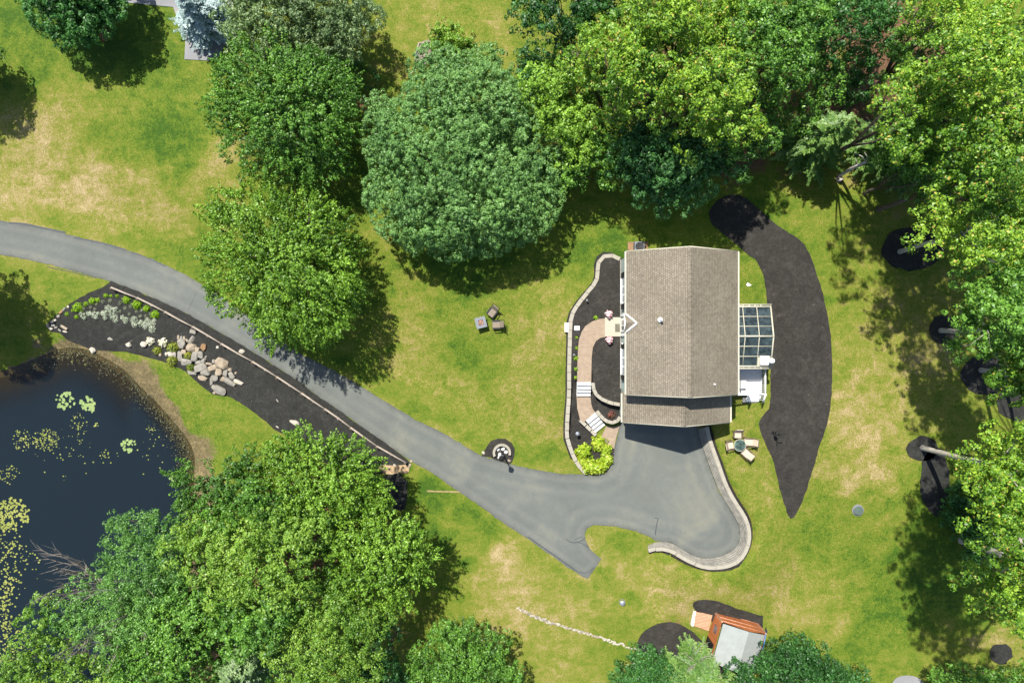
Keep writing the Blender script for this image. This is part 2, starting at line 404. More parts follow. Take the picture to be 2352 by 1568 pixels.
M['grass'] = grass_mat(); M['asphalt'] = asphalt_mat('driveway_asphalt'); M['asphalt2'] = asphalt_mat('grey_asphalt', (.17,.17,.175))
M['seal'] = simple('crack_sealant', (.035,.04,.045), .5); M['mulch'] = mulch_mat('dark_mulch'); M['mulch_grey'] = mulch_mat('weathered_mulch', (.025,.023,.020))
M['redmulch'] = mulch_mat('red_mulch', (.14,.035,.03)); M['straw'] = simple('straw', (.20,.15,.07), .9, .4, 5, 30, bmp=.4)
M['gravel'] = simple('tan_gravel', (.27,.19,.11), .9, .6, 4, 16, bmp=.8); M['soil'] = simple('garden_soil', (.20,.16,.13), .95, .5, 3, 20, bmp=.6)
M['water'] = water_mat(); M['shingle'] = shingle_mat()
M['white'] = simple('white_paint', (.78,.78,.76), .5, .05); M['siding'] = plank_mat('sage_siding', (.42,.50,.46), .11, 0, .7)
M['cream'] = simple('cream_metal', (.38,.36,.28), .5, .08); M['glass'] = glass_mat('sunroom_glass'); M['wglass'] = glass_mat('window_glass', (.04,.05,.06))
M['sky_painted_glass'] = simple('sky_painted_window_glass', (.50,.53,.55), .12, .1)  # pane colour whitened to imitate the sky's reflection
M['black'] = simple('black_metal', (.012,.012,.013), .5, .2); M['shutter'] = simple('dark_shutter', (.018,.02,.02), .6, .2)
M['stone_cap'] = simple('cut_stone_cap', (.25,.23,.185), .85, .16, 2, 30, bmp=.3); M['stone_face'] = brick_mat('stacked_stone_face', (.30,.29,.25), (.20,.19,.165), (.09,.085,.075), .38, .13)
M['cobble'] = simple('rough_stone_face', (.19,.18,.155), .9, .45, 2.2, 16, bmp=.8)
M['paver'] = brick_mat('tan_pavers', (.27,.20,.14), (.23,.17,.12), (.17,.13,.09), .2, .1); M['slab'] = simple('entry_slab', (.32,.285,.225), .8, .06)
M['step'] = simple('white_granite', (.42,.42,.40), .7, .08); M['mat'] = simple('doormat', (.10,.095,.07), .95, .3)
M['rockG'] = simple('grey_boulder', (.185,.172,.145), .9, .3, 3, 14, bmp=.6); M['rockT'] = simple('tan_boulder', (.24,.195,.14), .9, .3, 3, 14, bmp=.6)
M['rockW'] = simple('pale_boulder', (.32,.29,.24), .9, .2, 3, 14, bmp=.6); M['rockB'] = simple('brown_boulder', (.20,.12,.06), .9, .3, 3, 14, bmp=.6)
M['timber'] = simple('weathered_timber', (.25,.21,.17), .85, .3, 3, 20); M['bark'] = simple('grey_bark', (.34,.31,.27), .95, .35, 4, 14, bmp=.8)
M['deadwood'] = simple('bleached_dead_wood', (.33,.28,.24), .9, .3, 4, 20); M['barkd'] = simple('dark_bark', (.10,.075,.055), .95, .35, 4, 14, bmp=.8)
M['deckw'] = plank_mat('white_deck_boards', (.72,.70,.67), .14, 0, .8); M['cedar'] = plank_mat('orange_stained_boards', (.42,.13,.04), .12, -.26, .5)
M['cedar2'] = plank_mat('reddish_deck_boards', (.46,.22,.13), .12, -.26, .6); M['shedroof'] = simple('pale_grey_roofing', (.21,.225,.215), .8, .12, 2, 12)
M['blue'] = simple('blue_tarp', (.04,.12,.26), .35, .5, 3, 14); M['cushion'] = simple('beige_cushion', (.42,.33,.25), .9, .06)
M['taupe'] = simple('taupe_fabric', (.17,.14,.105), .9, .1); M['tglass'] = glass_mat('green_table_glass', (.04,.062,.05)); M['slate'] = simple('slate_tile', (.13,.14,.155), .6, .2)
M['copper'] = simple('copper_fire_glass', (.50,.22,.13), .4, .6, 12, 40); M['greenp'] = simple('green_plastic', (.06,.085,.072), .5, .1); M['metal'] = simple('galvanised_metal', (.45,.46,.47), .3, .15, metal=.8)
M['pad'] = leaf_mat('lily_pad_leaf', (.09,.15,.04), (.14,.21,.06), (.20,.26,.09), .05); M['padY'] = leaf_mat('yellow_lily_pad_leaf', (.10,.125,.018), (.17,.19,.035), (.24,.25,.06), .05)
M['weed'] = leaf_mat('pond_weed_bits', (.02,.022,.008), (.045,.05,.015), (.10,.10,.035), .05)
L = {}
L['maple'] = leaf_mat('blue_green_maple_leaves', (0.033, 0.086, 0.021), (0.083, 0.186, 0.048), (0.175, 0.328, 0.084), .28)
L['green'] = leaf_mat('mid_green_leaves', (0.028, 0.073, 0.01), (0.065, 0.167, 0.02), (0.165, 0.332, 0.043), .30)
L['bright'] = leaf_mat('bright_green_leaves', (0.041, 0.104, 0.008), (0.111, 0.223, 0.016), (0.252, 0.424, 0.051), .28)
L['yellow'] = leaf_mat('yellow_green_oak_leaves', (0.039, 0.11, 0.01), (0.117, 0.241, 0.02), (0.285, 0.433, 0.038), .30, accent=(.40,.30,.06))
L['yellow2'] = leaf_mat('yellowish_twiggy_leaves', (0.04, 0.106, 0.009), (0.11, 0.224, 0.023), (0.225, 0.35, 0.047), .30)
L['dark'] = leaf_mat('dark_green_leaves', (0.012, 0.046, 0.009), (0.028, 0.1, 0.018), (0.077, 0.214, 0.043), .30)
L['teal'] = leaf_mat('dark_blue_green_leaves', (0.015, 0.06, 0.014), (0.04, 0.125, 0.031), (0.103, 0.249, 0.055), .30)
L['grey'] = leaf_mat('dull_grey_green_leaves', (0.048, 0.086, 0.026), (0.127, 0.203, 0.075), (0.294, 0.392, 0.165), .30)
L['willow'] = leaf_mat('pale_soft_green_leaves', (0.03, 0.092, 0.016), (0.079, 0.193, 0.034), (0.179, 0.353, 0.071), .28)
L['spruce'] = leaf_mat('blue_spruce_needles', (.15,.22,.21), (.28,.37,.36), (.42,.52,.50), .1)
L['hemlock'] = leaf_mat('pale_hemlock_needles', (0.05, 0.118, 0.023), (0.103, 0.202, 0.042), (0.197, 0.308, 0.068), .30)
L['pine'] = leaf_mat('pale_pine_needles', (0.072, 0.135, 0.045), (0.146, 0.234, 0.088), (0.231, 0.326, 0.136), .30)
L['lime'] = leaf_mat('lime_shrub_leaves', (.13,.26,.006), (.20,.36,.01), (.28,.44,.02), .3, 3)
L['sage'] = leaf_mat('grey_green_herb_leaves', (.10,.12,.07), (.17,.19,.12), (.24,.26,.18), .1, 3)
L['silver'] = leaf_mat('silver_foliage', (.22,.26,.18), (.36,.40,.29), (.50,.53,.41), .1, 3)
L['cream'] = leaf_mat('cream_flower_petals', (.50,.46,.30), (.66,.62,.46), (.78,.75,.62), .1, 3)
L['ygrass'] = leaf_mat('yellow_green_blades', (.10,.17,.01), (.20,.25,.02), (.34,.32,.04), .2, 3)
L['hosta'] = leaf_mat('chartreuse_hosta_leaves', (.14,.26,.01), (.27,.37,.02), (.40,.47,.05), .25, 3)
L['pink'] = leaf_mat('pink_petals', (.55,.22,.28), (.68,.38,.42), (.80,.62,.62), .1, 3)
L['red'] = leaf_mat('dark_red_leaves', (.10,.015,.02), (.20,.035,.05), (.12,.14,.03), .1, 3)

# ---------------------------------------------------------------- ground
def blobs(x, y, lst):
    s = np.zeros(x.shape)
    for cx, cy, rx, ry, a in lst: s += a*np.exp(-(((x-cx)/rx)**2 + ((y-cy)/ry)**2))
    return s
DRY_SHADE = [(1100,620,170,70,-.25),(830,480,50,100,-.2),(1090,400,200,200,-.2),(650,600,200,200,-.15),(270,160,70,60,-.15),(1000,1380,60,90,-.15),(850,700,50,80,-.15),(2050,620,120,180,-.12),(2150,1250,120,200,-.25),(60,300,90,70,.30),(40,430,150,90,.38),(200,430,120,40,.25),(350,490,220,60,.32),(520,370,60,70,.35),(120,330,60,40,.2),(250,390,70,40,.25),(350,330,110,70,-.30),(200,50,280,110,-.36),(80,170,90,50,-.15),(400,230,60,90,-.12),(240,180,120,40,.05),  # leading negatives green the grass in tree shadows: shade tint put into colour
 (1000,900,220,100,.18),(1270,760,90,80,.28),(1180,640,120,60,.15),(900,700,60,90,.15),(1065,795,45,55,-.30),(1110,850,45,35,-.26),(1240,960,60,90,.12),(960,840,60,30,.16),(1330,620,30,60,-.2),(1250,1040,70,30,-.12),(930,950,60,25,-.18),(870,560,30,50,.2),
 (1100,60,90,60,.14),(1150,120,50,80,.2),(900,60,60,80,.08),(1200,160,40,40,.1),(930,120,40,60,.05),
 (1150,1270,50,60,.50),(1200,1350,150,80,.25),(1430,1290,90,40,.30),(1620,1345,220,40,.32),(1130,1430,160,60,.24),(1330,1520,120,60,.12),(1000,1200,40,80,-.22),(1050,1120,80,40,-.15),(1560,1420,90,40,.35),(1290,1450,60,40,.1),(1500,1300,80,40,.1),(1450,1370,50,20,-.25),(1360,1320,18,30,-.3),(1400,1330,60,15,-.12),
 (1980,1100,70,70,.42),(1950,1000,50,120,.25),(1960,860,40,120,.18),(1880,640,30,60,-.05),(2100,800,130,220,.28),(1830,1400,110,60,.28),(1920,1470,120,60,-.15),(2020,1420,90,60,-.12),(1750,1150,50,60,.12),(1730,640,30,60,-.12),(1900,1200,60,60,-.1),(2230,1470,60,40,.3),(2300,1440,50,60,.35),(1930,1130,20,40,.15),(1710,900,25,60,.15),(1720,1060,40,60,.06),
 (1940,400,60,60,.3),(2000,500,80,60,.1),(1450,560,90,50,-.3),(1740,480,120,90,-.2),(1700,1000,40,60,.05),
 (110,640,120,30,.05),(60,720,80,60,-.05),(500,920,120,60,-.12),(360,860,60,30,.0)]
LIT = [(1990,50,80,60,.8),(2050,60,80,60,.7),(1930,300,100,60,.75),(2050,150,150,80,.7),(2300,330,220,200,.7),(1600,180,300,150,.7),(1950,400,55,40,.35),(840,190,60,60,.6),(1310,330,60,60,.5),(1700,330,120,80,.6),(2140,420,60,40,.4),(350,1450,400,150,.6),(650,1250,250,200,.6),(1560,1500,60,60,.5)]
def ground_grid():
    def axis(a, b, s, far):
        c = list(np.arange(a, b+1e-6, s)); o = []
        g = s
        v = b
        while v < far: g *= 1.35; v += g; o.append(v)
        i = []; g = s; v = a
        while v > -far: g *= 1.35; v -= g; i.append(v)
        return np.array(i[::-1] + c + o)
    xs = axis(-41.4, 41.4, .3, 700); ys = axis(-28.2, 28.2, .3, 700)
    X, Y = np.meshgrid(xs, ys); nx, ny = len(xs), len(ys)
    Z = gz(X, Y)
    me = bpy.data.meshes.new('ground')
    co = np.stack([X.ravel(), Y.ravel(), Z.ravel()], 1)
    i = np.arange(nx-1); j = np.arange(ny-1); I, J = np.meshgrid(i, j); a = (J*nx+I).ravel()
    F = np.stack([a, a+1, a+1+nx, a+nx], 1)
    n = len(F)
    me.vertices.add(len(co)); me.vertices.foreach_set('co', co.reshape(-1).astype(np.float32))
    me.loops.add(n*4); me.loops.foreach_set('vertex_index', F.reshape(-1).astype(np.int32))
    me.polygons.add(n); me.polygons.foreach_set('loop_start', np.arange(0, n*4, 4, dtype=np.int32)); me.polygons.foreach_set('loop_total', np.full(n, 4, dtype=np.int32))
    me.polygons.foreach_set('use_smooth', np.ones(n, bool)); me.update(calc_edges=True)
    k = (H-Z)/H
    x = (X*PX/k+1176); y = 784 - Y*PX/k
    wr = np.random.default_rng(3); wx = np.zeros(X.shape); wyy = np.zeros(X.shape)
    for fq, am in ((.25,16),(.5,13),(1.0,10),(1.9,7),(3.5,5)):
        for _ in range(3):
            a, ph, ph2 = wr.uniform(0, 6.28), wr.uniform(0, 6.28), wr.uniform(0, 6.28); q = (X*math.cos(a)+Y*math.sin(a))*fq*wr.uniform(.7,1.4)
            wx += am*np.sin(q*2+ph)*.8; wyy += am*np.sin(q*2+ph2)*.8
    x = x+wx; y = y+wyy
    dp = dist_poly(X, Y, pndP); ins = in_poly(X, Y, pndP)
    bl = blobs(x, y, DRY_SHADE); bl = np.where(bl > 0, bl*.78, bl*1.05); dry_shade = np.clip(.355 + bl, 0, 1)
    dd = dist_poly(X, Y, drvP); dry_shade += .10*np.exp(-(dd/.35)**2) - .10*np.exp(-((dd-1.0)/.7)**2)*(x < 1300)
    lit = blobs(x, y, LIT)
    near = ((x > 300) | (y > 1000)); mw = np.where(x < 230, 1.0, 1.15) + .5*np.sin(X*1.3)+.3*np.sin(Y*2.1)
    mud = np.where(ins, 1.0, np.clip(1.15 - dp/np.maximum(mw, .5)*.6, 0, 1))
    mud = np.where(~ins & (x < 95), mud*.3, mud)
    bed = np.where(ins, ss((dp-.5)/4.5), 0)
    for nm, arr in (('dry_shade', dry_shade), ('litter', lit), ('mud', mud), ('bed', bed)):
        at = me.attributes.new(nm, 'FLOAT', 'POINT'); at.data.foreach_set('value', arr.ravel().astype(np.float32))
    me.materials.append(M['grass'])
    o = bpy.data.objects.new('ground', me); C.objects.link(o); o['kind'] = 'structure'
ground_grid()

# driveway and its small marks
drive = sheet('driveway', DRIVE, M['asphalt'], zfn=lambda a, b: .02, step=.35, jit=.022)
n = len(drive.data.vertices); co = np.zeros(n*3); drive.data.vertices.foreach_get('co', co); co = co.reshape(-1, 3)
at = drive.data.attributes.new('edge', 'FLOAT', 'POINT'); at.data.foreach_set('value', dist_poly(co[:,0], co[:,1], drvP).astype(np.float32))
def strip_poly(pts, w):
    a = offset_line(pts, w/2); b = offset_line(pts, -w/2)
    return [tuple(p) for p in a] + [tuple(p) for p in b[::-1]]
for i, (pts, w) in enumerate([([(1300,1237),(1312,1246),(1328,1245),(1341,1238)],1.6),([(1328,1245),(1340,1248),(1352,1258)],1.3),([(1512,1190),(1508,1204),(1505,1228)],1.8),([(1503,1189),(1512,1190)],1.4),([(1327,1312),(1348,1317),(1364,1303)],1.2),([(451,670),(441,694),(431,714)],.9),
        ([(20,512),(60,514),(90,522),(150,534)],4),([(170,546),(230,556),(290,574)],3),([(300,580),(330,588),(380,612)],2.2),([(1212,1232),(1270,1272),(1325,1311)],2.2),([(110,613),(180,628),(220,638)],1.4),([(1320,1238),(1336,1232)],1.2)]):
    q = chaikin(pts, 2, False) if len(pts) > 2 else pts
    sheet('asphalt_crack', strip_poly(q, w), M['seal'], zc=0.026, parent=drive, kind=None)
sheet('neighbour_driveway', [(250,-60),(262,2),(300,8),(398,17),(404,34),(428,62),(424,137),(498,141),(530,80),(540,-60)], M['asphalt2'], dz=.04)
sheet('road_corner', chaikin([(2040,1590),(2050,1562),(2066,1550),(2098,1550),(2118,1560),(2130,1590)],2), M['asphalt2'], dz=.04)

# pond
def pond():
    P = polyarr(chaikin([(-400,890),(-60,858),(0,842),(60,822),(102,803),(150,785),(202,790),(252,814),(298,842),(330,877),(360,904),(395,942),(422,972),(447,1004),(462,1050),(457,1100),(467,1200),(452,1320),(412,1450),(342,1560),(310,1700),(-400,1800)],2), -.8)
    o = sheet('pond', None, M['water'], zfn=lambda a, b: -0.8, world_poly=P, step=.8)
    n = len(o.data.vertices); co = np.zeros(n*3); o.data.vertices.foreach_get('co', co); co = co.reshape(-1, 3)
    d = np.where(in_poly(co[:,0], co[:,1], pndP), dist_poly(co[:,0], co[:,1], pndP), 0)
    w = np.where(co[:,0]*PX+1176 < 280, 3.6, 1.5)
    d = ss((d - .3)/w)*.93
    at = o.data.attributes.new('depth', 'FLOAT', 'POINT'); at.data.foreach_set('value', d.astype(np.float32))
pond()

# mulch sheets
BIG = [(256,646),(335,677),(410,710),(485,751),(560,795),(632,840),(684,873),(738,915),(784,946),(820,972),(880,1013),(935,1054),(944,1062),(936,1076),(915,1084),(880,1086),(850,1090),(800,1090),(740,1060),(677,1007),(632,987),(605,963),(564,932),(533,913),(489,905),(461,884),(427,853),(376,830),(325,816),(290,807),(256,807),(212,802),(191,795),(157,782),(137,764),(113,761),(109,744),(130,724),(154,703),(185,683),(212,669),(239,659)]
sheet('mulch_bed', BIG, M['mulch'], dz=.03, step=.5, jit=.022)
sheet('mulch_bed', chaikin([(868,1090),(936,1086),(935,1166),(918,1172),(880,1160)],1), M['mulch'], dz=.03, step=.5, jit=.022)
EAST = [(1628,492),(1633,475),(1650,458),(1674,446),(1705,451),(1725,465),(1749,485),(1773,509),(1804,530),(1841,553),(1858,580),(1876,628),(1893,689),(1906,754),(1911,823),(1911,891),(1906,942),(1896,983),(1882,1024),(1876,1049),(1858,1107),(1838,1162),(1819,1197),(1804,1169),(1790,1117),(1773,1049),(1759,1021),(1746,990),(1742,966),(1753,953),(1770,932),(1768,874),(1772,830),(1773,788),(1772,740),(1763,703),(1756,641),(1742,604),(1729,590),(1700,570),(1681,553),(1650,528),(1633,515)]
sheet('mulch_bed', chaikin(EAST, 1), M['mulch_grey'], dz=.04, step=.5, jit=.022)
def ellipse(cx, cy, rx, ry, n=22, j=.07): return [(cx+rx*math.cos(2*math.pi*k/n)*(1+random.uniform(-j, j)), cy+ry*math.sin(2*math.pi*k/n)*(1+random.uniform(-j, j))) for k in range(n)]
for e in [(2095,571,70,52),(2168,757,34,34),(2262,862,56,46),(2335,925,48,40),(2147,1105,34,78),(2298,1500,27,24),(2118,1030,36,28)]:
    sheet('mulch_ring', ellipse(*e), M['mulch'], dz=.05, step=.5, jit=.022)
sheet('mulch_ring', ellipse(1927,412,9,9), M['mulch_grey'], dz=.05, jit=.022)
sheet('mulch_ring', ellipse(240,78,18,20), M['redmulch'], dz=.05, jit=.022)
sheet('mulch_bed', chaikin([(1461,1487),(1465,1468),(1475,1453),(1504,1432),(1534,1426),(1557,1430),(1585,1445),(1612,1469),(1631,1490),(1700,1520),(1700,1560),(1600,1560),(1520,1520)],1), M['mulch_grey'], dz=.04, jit=.022)
sheet('mulch_bed', [(1590,1391),(1594,1382),(1604,1378),(1622,1376),(1641,1377),(1690,1395),(1752,1414),(1752,1440),(1700,1460),(1640,1430),(1600,1405)], M['mulch_grey'], dz=.045, jit=.022)
LAMPBED = [(1105,1045),(1114,1030),(1120,1019),(1127,1012),(1140,1006),(1161,1007),(1175,1017),(1182,1031),(1181,1046),(1176,1061),(1170,1066),(1160,1062),(1146,1058),(1126,1051)]
sheet('mulch_bed', LAMPBED, M['mulch_grey'], dz=.035, jit=.022)
sheet('gravel_patch', chaikin([(869,1072),(880,1066),(905,1069),(925,1067),(942,1066),(938,1088),(915,1085),(897,1090),(880,1084)],1), M['gravel'], dz=.05, step=.4)
sheet('straw_strip', [(980,1125),(1000,1126),(1054,1127),(1058,1131),(1020,1130),(981,1129)], M['straw'], dz=.03, step=.4)
sheet('gravel_ring', ellipse(1970,1171,13.5,13.5,20,.02), M['asphalt2'], dz=.04)

# terrace beside the house: bed surfaces are real slopes held by the stone walls
def wy(yv): return (784-yv)/PX
def bedz(X, Y):
    y = 784 - Y*PX*1.0/1.0
    a = 1.45 - .70*float(ss((y-845)/45)); a -= .68*float(ss((y-925)/60))
    return max(a, gz1(X, Y)+.05)
OUTW = [(1424,595),(1407,586),(1391,586),(1379,594),(1372,609),(1373,631),(1369,648),(1357,663),(1340,682),(1325,702),(1314,721),(1310,738),(1309,766),(1308,831),(1307,865),(1307,913),(1304,945),(1302,977),(1302.5,1009),(1310,1029),(1319,1053),(1334,1076),(1346,1087)]
bedA = [tuple(p) for p in chaikin(OUTW, 1, False)] + [(1368,1092),(1394,1083),(1408,1060),(1411,1030),(1394,1022),(1369,999),(1337,968),(1326,938),(1324,908),(1358,905),(1362,878),(1366,860),(1428,850),(1432,700),(1432,592)]
sheet('mulch_bed', bedA, M['mulch_grey'], zfn=lambda a, b: bedz(a, b), step=.35)
sheet('mulch_bed', chaikin([(1362,880),(1364,896),(1372,910),(1387,919),(1407,926),(1440,930),(1440,840),(1364,840)],0), M['mulch_grey'], zfn=lambda a, b: 1.44, step=.6)
sheet('mulch_bed', [(1356,905),(1357,928),(1362,942),(1371,944),(1381,957),(1392,966),(1407,972),(1418,966),(1440,956),(1440,920),(1400,915),(1370,900)], M['mulch_grey'], zfn=lambda a, b: .76, step=.6)

def wall_of_stones(name, label, line, z0, z1, w, blk, cap=.12, smooth=1, group=None):
    """line in plan units at its top; z1 may be a function of the distance fraction. Parts: wall core and each cap stone."""
    q = chaikin(line, smooth, False) if smooth else line
    f = z1 if callable(z1) else (lambda t: z1)
    n = len(q); wp = []
    L = [0]
    for i in range(1, n): L.append(L[-1] + math.dist(q[i], q[i-1]))
    for i, (a, b) in enumerate(q): wp.append(W(a, b, f(L[i]/L[-1]))) 
    wp = [Vector((p.x, p.y, p.z)) for p in wp]
    flat = resample([Vector((p.x, p.y)) for p in wp], blk); m = len(flat)
    zs = [f(i/(m-1)) for i in range(m)]
    th = thing(name, label, 'wall', (flat[0].x, flat[0].y, z0), group=group)
    core = MB(); a = offset_line([tuple(p) for p in flat], w*.42); b = offset_line([tuple(p) for p in flat], -w*.42)
    for i in range(m-1):
        zt = min(zs[i], zs[i+1]) - cap
        vs = [(a[i].x,a[i].y,z0),(a[i+1].x,a[i+1].y,z0),(b[i+1].x,b[i+1].y,z0),(b[i].x,b[i].y,z0)]; vs += [(x, y, zt) for x, y, _ in vs]
        core.add(vs, [(0,1,2,3)[::-1],(4,5,6,7),(0,1,5,4),(1,2,6,5),(2,3,7,6),(3,0,4,7)])
    core.build('wall_core', M['stone_face'], th)
    for i in range(m-1):
        p, r = flat[i], flat[i+1]; d = (r-p); ln = d.length; zt = min(zs[i], zs[i+1]) if abs(zs[i]-zs[i+1]) < .02 else (zs[i]+zs[i+1])/2
        sh = random.uniform(-.012, .012); nrm = Vector((-d.y, d.x)).normalized()*sh
        c = (p+r)/2 + nrm
        a0 = offset_line([tuple(p) for p in flat], w/2); 
        # wedge-shaped cap so neighbours meet without gaps
        oa = [Vector(v)+nrm for v in (a[i]*1.0, a[i+1]*1.0)]; ob = [Vector(v)+nrm for v in (b[i], b[i+1])]
        g = .012/ max(ln, .05)
        def lerp(u, v, t): return u.lerp(v, t)
        e = (w*.5-w*.42)
        A0, A1, B0, B1 = a[i], a[i+1], b[i], b[i+1]
        na = (A0-B0).normalized()*e; nb = (A1-B1).normalized()*e
        P0, P1, P2, P3 = A0+na+nrm, A1+nb+nrm, B1-nb+nrm, B0-na+nrm
        P0, P1 = lerp(P0, P1, g), lerp(P1, P0, g); P3, P2 = lerp(P3, P2, g), lerp(P2, P3, g)
        MB().prism([tuple(P0), tuple(P3), tuple(P2), tuple(P1)], zt-cap+.003, zt+random.uniform(-.006, .006)).build('cap_stone', M['stone_cap'], th)
    return th
topz = lambda t: 1.52 if t < .52 else (1.52 - 1.2*min(1, math.floor((t-.52)/.43*10)/10))
wall_of_stones('retaining_wall', 'long curved tan block wall holding the mulch bed along the west side of the house and stepping down to the driveway', OUTW, -.1, topz, .29, .62)
wall_of_stones('retaining_wall', 'short curved stone wall beside the upper flight of white steps, ending at the house wall', [(1361.6,879),(1364,896),(1372,910),(1387,919),(1407,926),(1424,929)], .6, 1.55, .25, .45)
wall_of_stones('retaining_wall', 'small J-shaped stone wall around the red-leaved shrub at the garage corner', [(1371,944),(1381,957),(1392,966.6),(1407,972),(1418.5,967),(1424,957)], -.05, .9, .25, .4)
wall_of_stones('coping_wall', 'straight low stone coping along the left side of the lower white steps', [(1333,965),(1351,982),(1369,999)], -.05, lambda t: .85-.5*t, .26, .5, smooth=0)

# court wall: battered stone face from the asphalt up to a cap
def court_wall():
    inn = [(1603,985),(1606,1005),(1616,1032),(1632,1078),(1650,1125),(1670,1158),(1688,1186),(1698,1208),(1701,1230),(1697,1248),(1686,1262),(1657,1277),(1625,1283),(1596,1278),(1568,1262),(1545,1247),(1525,1243),(1505,1244),(1488,1252)]
    cap = [(1624,980),(1629,1005),(1638,1033),(1651,1067),(1667,1114),(1687,1151),(1710,1184),(1720,1210),(1722,1237),(1716,1262),(1698,1290),(1667,1302),(1625,1305),(1587,1292),(1566,1280),(1546,1268),(1525,1262),(1507,1263),(1492,1268)]
    ii = resample([W(a, b, 0.0)[:2] for a, b in chaikin(inn, 2, False)], .5); n = len(ii)
    zt = lambda t: .92 if t < .72 else .92 - .45*(t-.72)/.28
    cc0 = [W(a, b, .9)[:2] for a, b in chaikin(cap, 2, False)]
    cpv = resample(cc0, 1.0)
    # same number of points on both lines
    def res_n(p, n):
        p = [Vector(q) for q in p]; Ls = [0]
        for i in range(1, len(p)): Ls.append(Ls[-1]+(p[i]-p[i-1]).length)
        out = []; j = 0
        for k in range(n):
            s = Ls[-1]*k/(n-1)
            while j < len(p)-2 and Ls[j+1] < s: j += 1
            out.append(p[j].lerp(p[j+1], min(1, (s-Ls[j])/max(1e-9, Ls[j+1]-Ls[j]))))
        return out
    cc = res_n(cc0, n); ii = res_n([tuple(p) for p in ii], n)
    th = thing('retaining_wall', 'sweeping battered stone wall with pale cap around the right end of the driveway court', 'wall', (ii[0].x, ii[0].y, 0))
    ci = offset_line([tuple(p) for p in cc], -.14); co = offset_line([tuple(p) for p in cc], .14)
    # make ci the side nearer the asphalt
    if (ci[n//2]-ii[n//2]).length > (co[n//2]-ii[n//2]).length: ci, co = co, ci
    face = MB()
    NL = 5
    for i in range(n-1):
        for s in range(NL):
            def P(k, t, up):
                a = ii[k].lerp(ci[k], t); z = (zt(k/(n-1))-.1)*up; return (a.x, a.y, z)
            t0, t1 = s/NL, (s+1)/NL
            u = (s+1)/NL
            face.add([P(i,t0,s/NL),P(i+1,t0,s/NL),P(i+1,t0+.02,u),P(i,t0+.02,u)],[(0,1,2,3)])
            face.add([P(i,t0+.02,u),P(i+1,t0+.02,u),P(i+1,t1,u),P(i,t1,u)],[(0,1,2,3)])
        a, b, c, d = ci[i], ci[i+1], co[i+1], co[i]; z = zt(i/(n-1))-.1
        face.add([(c.x,c.y,-.2),(d.x,d.y,-.2),(d.x,d.y,z),(c.x,c.y,z),(a.x,a.y,z),(b.x,b.y,z)],[(0,1,2,3),(3,2,4,5)])
    face.build('wall_face', M['cobble'], th)
    st = 3
    for i in range(0, n-1, st):
        j = min(n-1, i+st); z = zt(i/(n-1))
        pa = [ci[k].lerp(ci[j], 0) for k in range(i, j+1)]; pb = [co[k] for k in range(i, j+1)]
        poly = [tuple(p) for p in pa] + [tuple(p) for p in pb[::-1]]
        jit = random.uniform(-.015, .015)
        c = sum((Vector(p) for p in poly), Vector((0,0)))/len(poly)
        poly = [tuple(c+(Vector(p)-c)*.988) for p in poly]
        MB().prism(poly, z-.095, z+jit*.4).build('cap_stone', M['stone_cap'], th)
    # dark mulch edge outside the cap
    edge = offset_line([tuple(p) for p in cc], .14); e2 = offset_line([tuple(p) for p in cc], .36)
    if (edge[n//2]-ii[n//2]).length < (offset_line([tuple(p) for p in cc], -.14)[n//2]-ii[n//2]).length:
        edge = offset_line([tuple(p) for p in cc], -.14); e2 = offset_line([tuple(p) for p in cc], -.36)
    mb = MB(); 
    for i in range(n-1):
        a, b, c, d = edge[i], edge[i+1], e2[i+1], e2[i]
        vs = []
        for k, p in ((i, a), (i+1, b), (i+1, c), (i, d)): vs.append((p.x, p.y, max(gz1(p.x, p.y)+.06, zt(k/(n-1))-.32)))
        cr = (vs[1][0]-vs[0][0])*(vs[3][1]-vs[0][1])-(vs[1][1]-vs[0][1])*(vs[3][0]-vs[0][0])
        mb.add(vs, [(0,1,2,3) if cr > 0 else (3,2,1,0)])
    mb.build('mulch_edge', M['mulch_grey'])['kind'] = 'structure'
court_wall()
sheet('mulch_edge', strip_poly([(x-5.5, y-(4 if y < 600 else 0)) for x, y in OUTW[:-2]], 6), M['mulch'], dz=.06, step=.4)

# walkway, slab and steps
sheet('walkway', chaikin([(1391,731),(1372,733),(1357,740),(1344,749),(1336,762),(1330,779),(1327.6,800),(1326,840),(1325.5,877),(1358,877),(1359,820),(1361.6,798),(1369,783),(1379,776),(1391,773.6)],0), M['paver'], zfn=lambda a, b: 1.50, step=.8)
sheet('walkway', [(1324,907),(1356,907),(1358,928),(1362,940),(1368,946),(1340,970),(1332,962),(1326,938)], M['paver'], zfn=lambda a, b: .80, step=.8)
sheet('walkway', [(1388,973),(1394,977),(1407,980),(1424,976),(1415,1005),(1410,1034),(1396,1030),(1384,1012),(1366,999)], M['paver'], zfn=lambda a, b: .05, step=.8)
a = W(1389.5,728.5,1.56); b = W(1430,772.5,1.56)
o = MB().box(((a.x+b.x)/2,(a.y+b.y)/2,1.3),(b.x-a.x,a.y-b.y,.5)).build('entry_slab', M['slab'], loc=((a.x+b.x)/2,(a.y+b.y)/2,1.05)); tag(o, 'cream concrete entry slab in front of the front door', 'slab')
a = W(1413,743.6,1.58); b = W(1423.6,761.8,1.58)
tag(MB().box(((a.x+b.x)/2,(a.y+b.y)/2,1.572),(b.x-a.x,a.y-b.y,.02)).build('doormat', M['mat'], loc=((a.x+b.x)/2,(a.y+b.y)/2,1.56)), 'dark doormat lying on the cream entry slab', 'doormat')
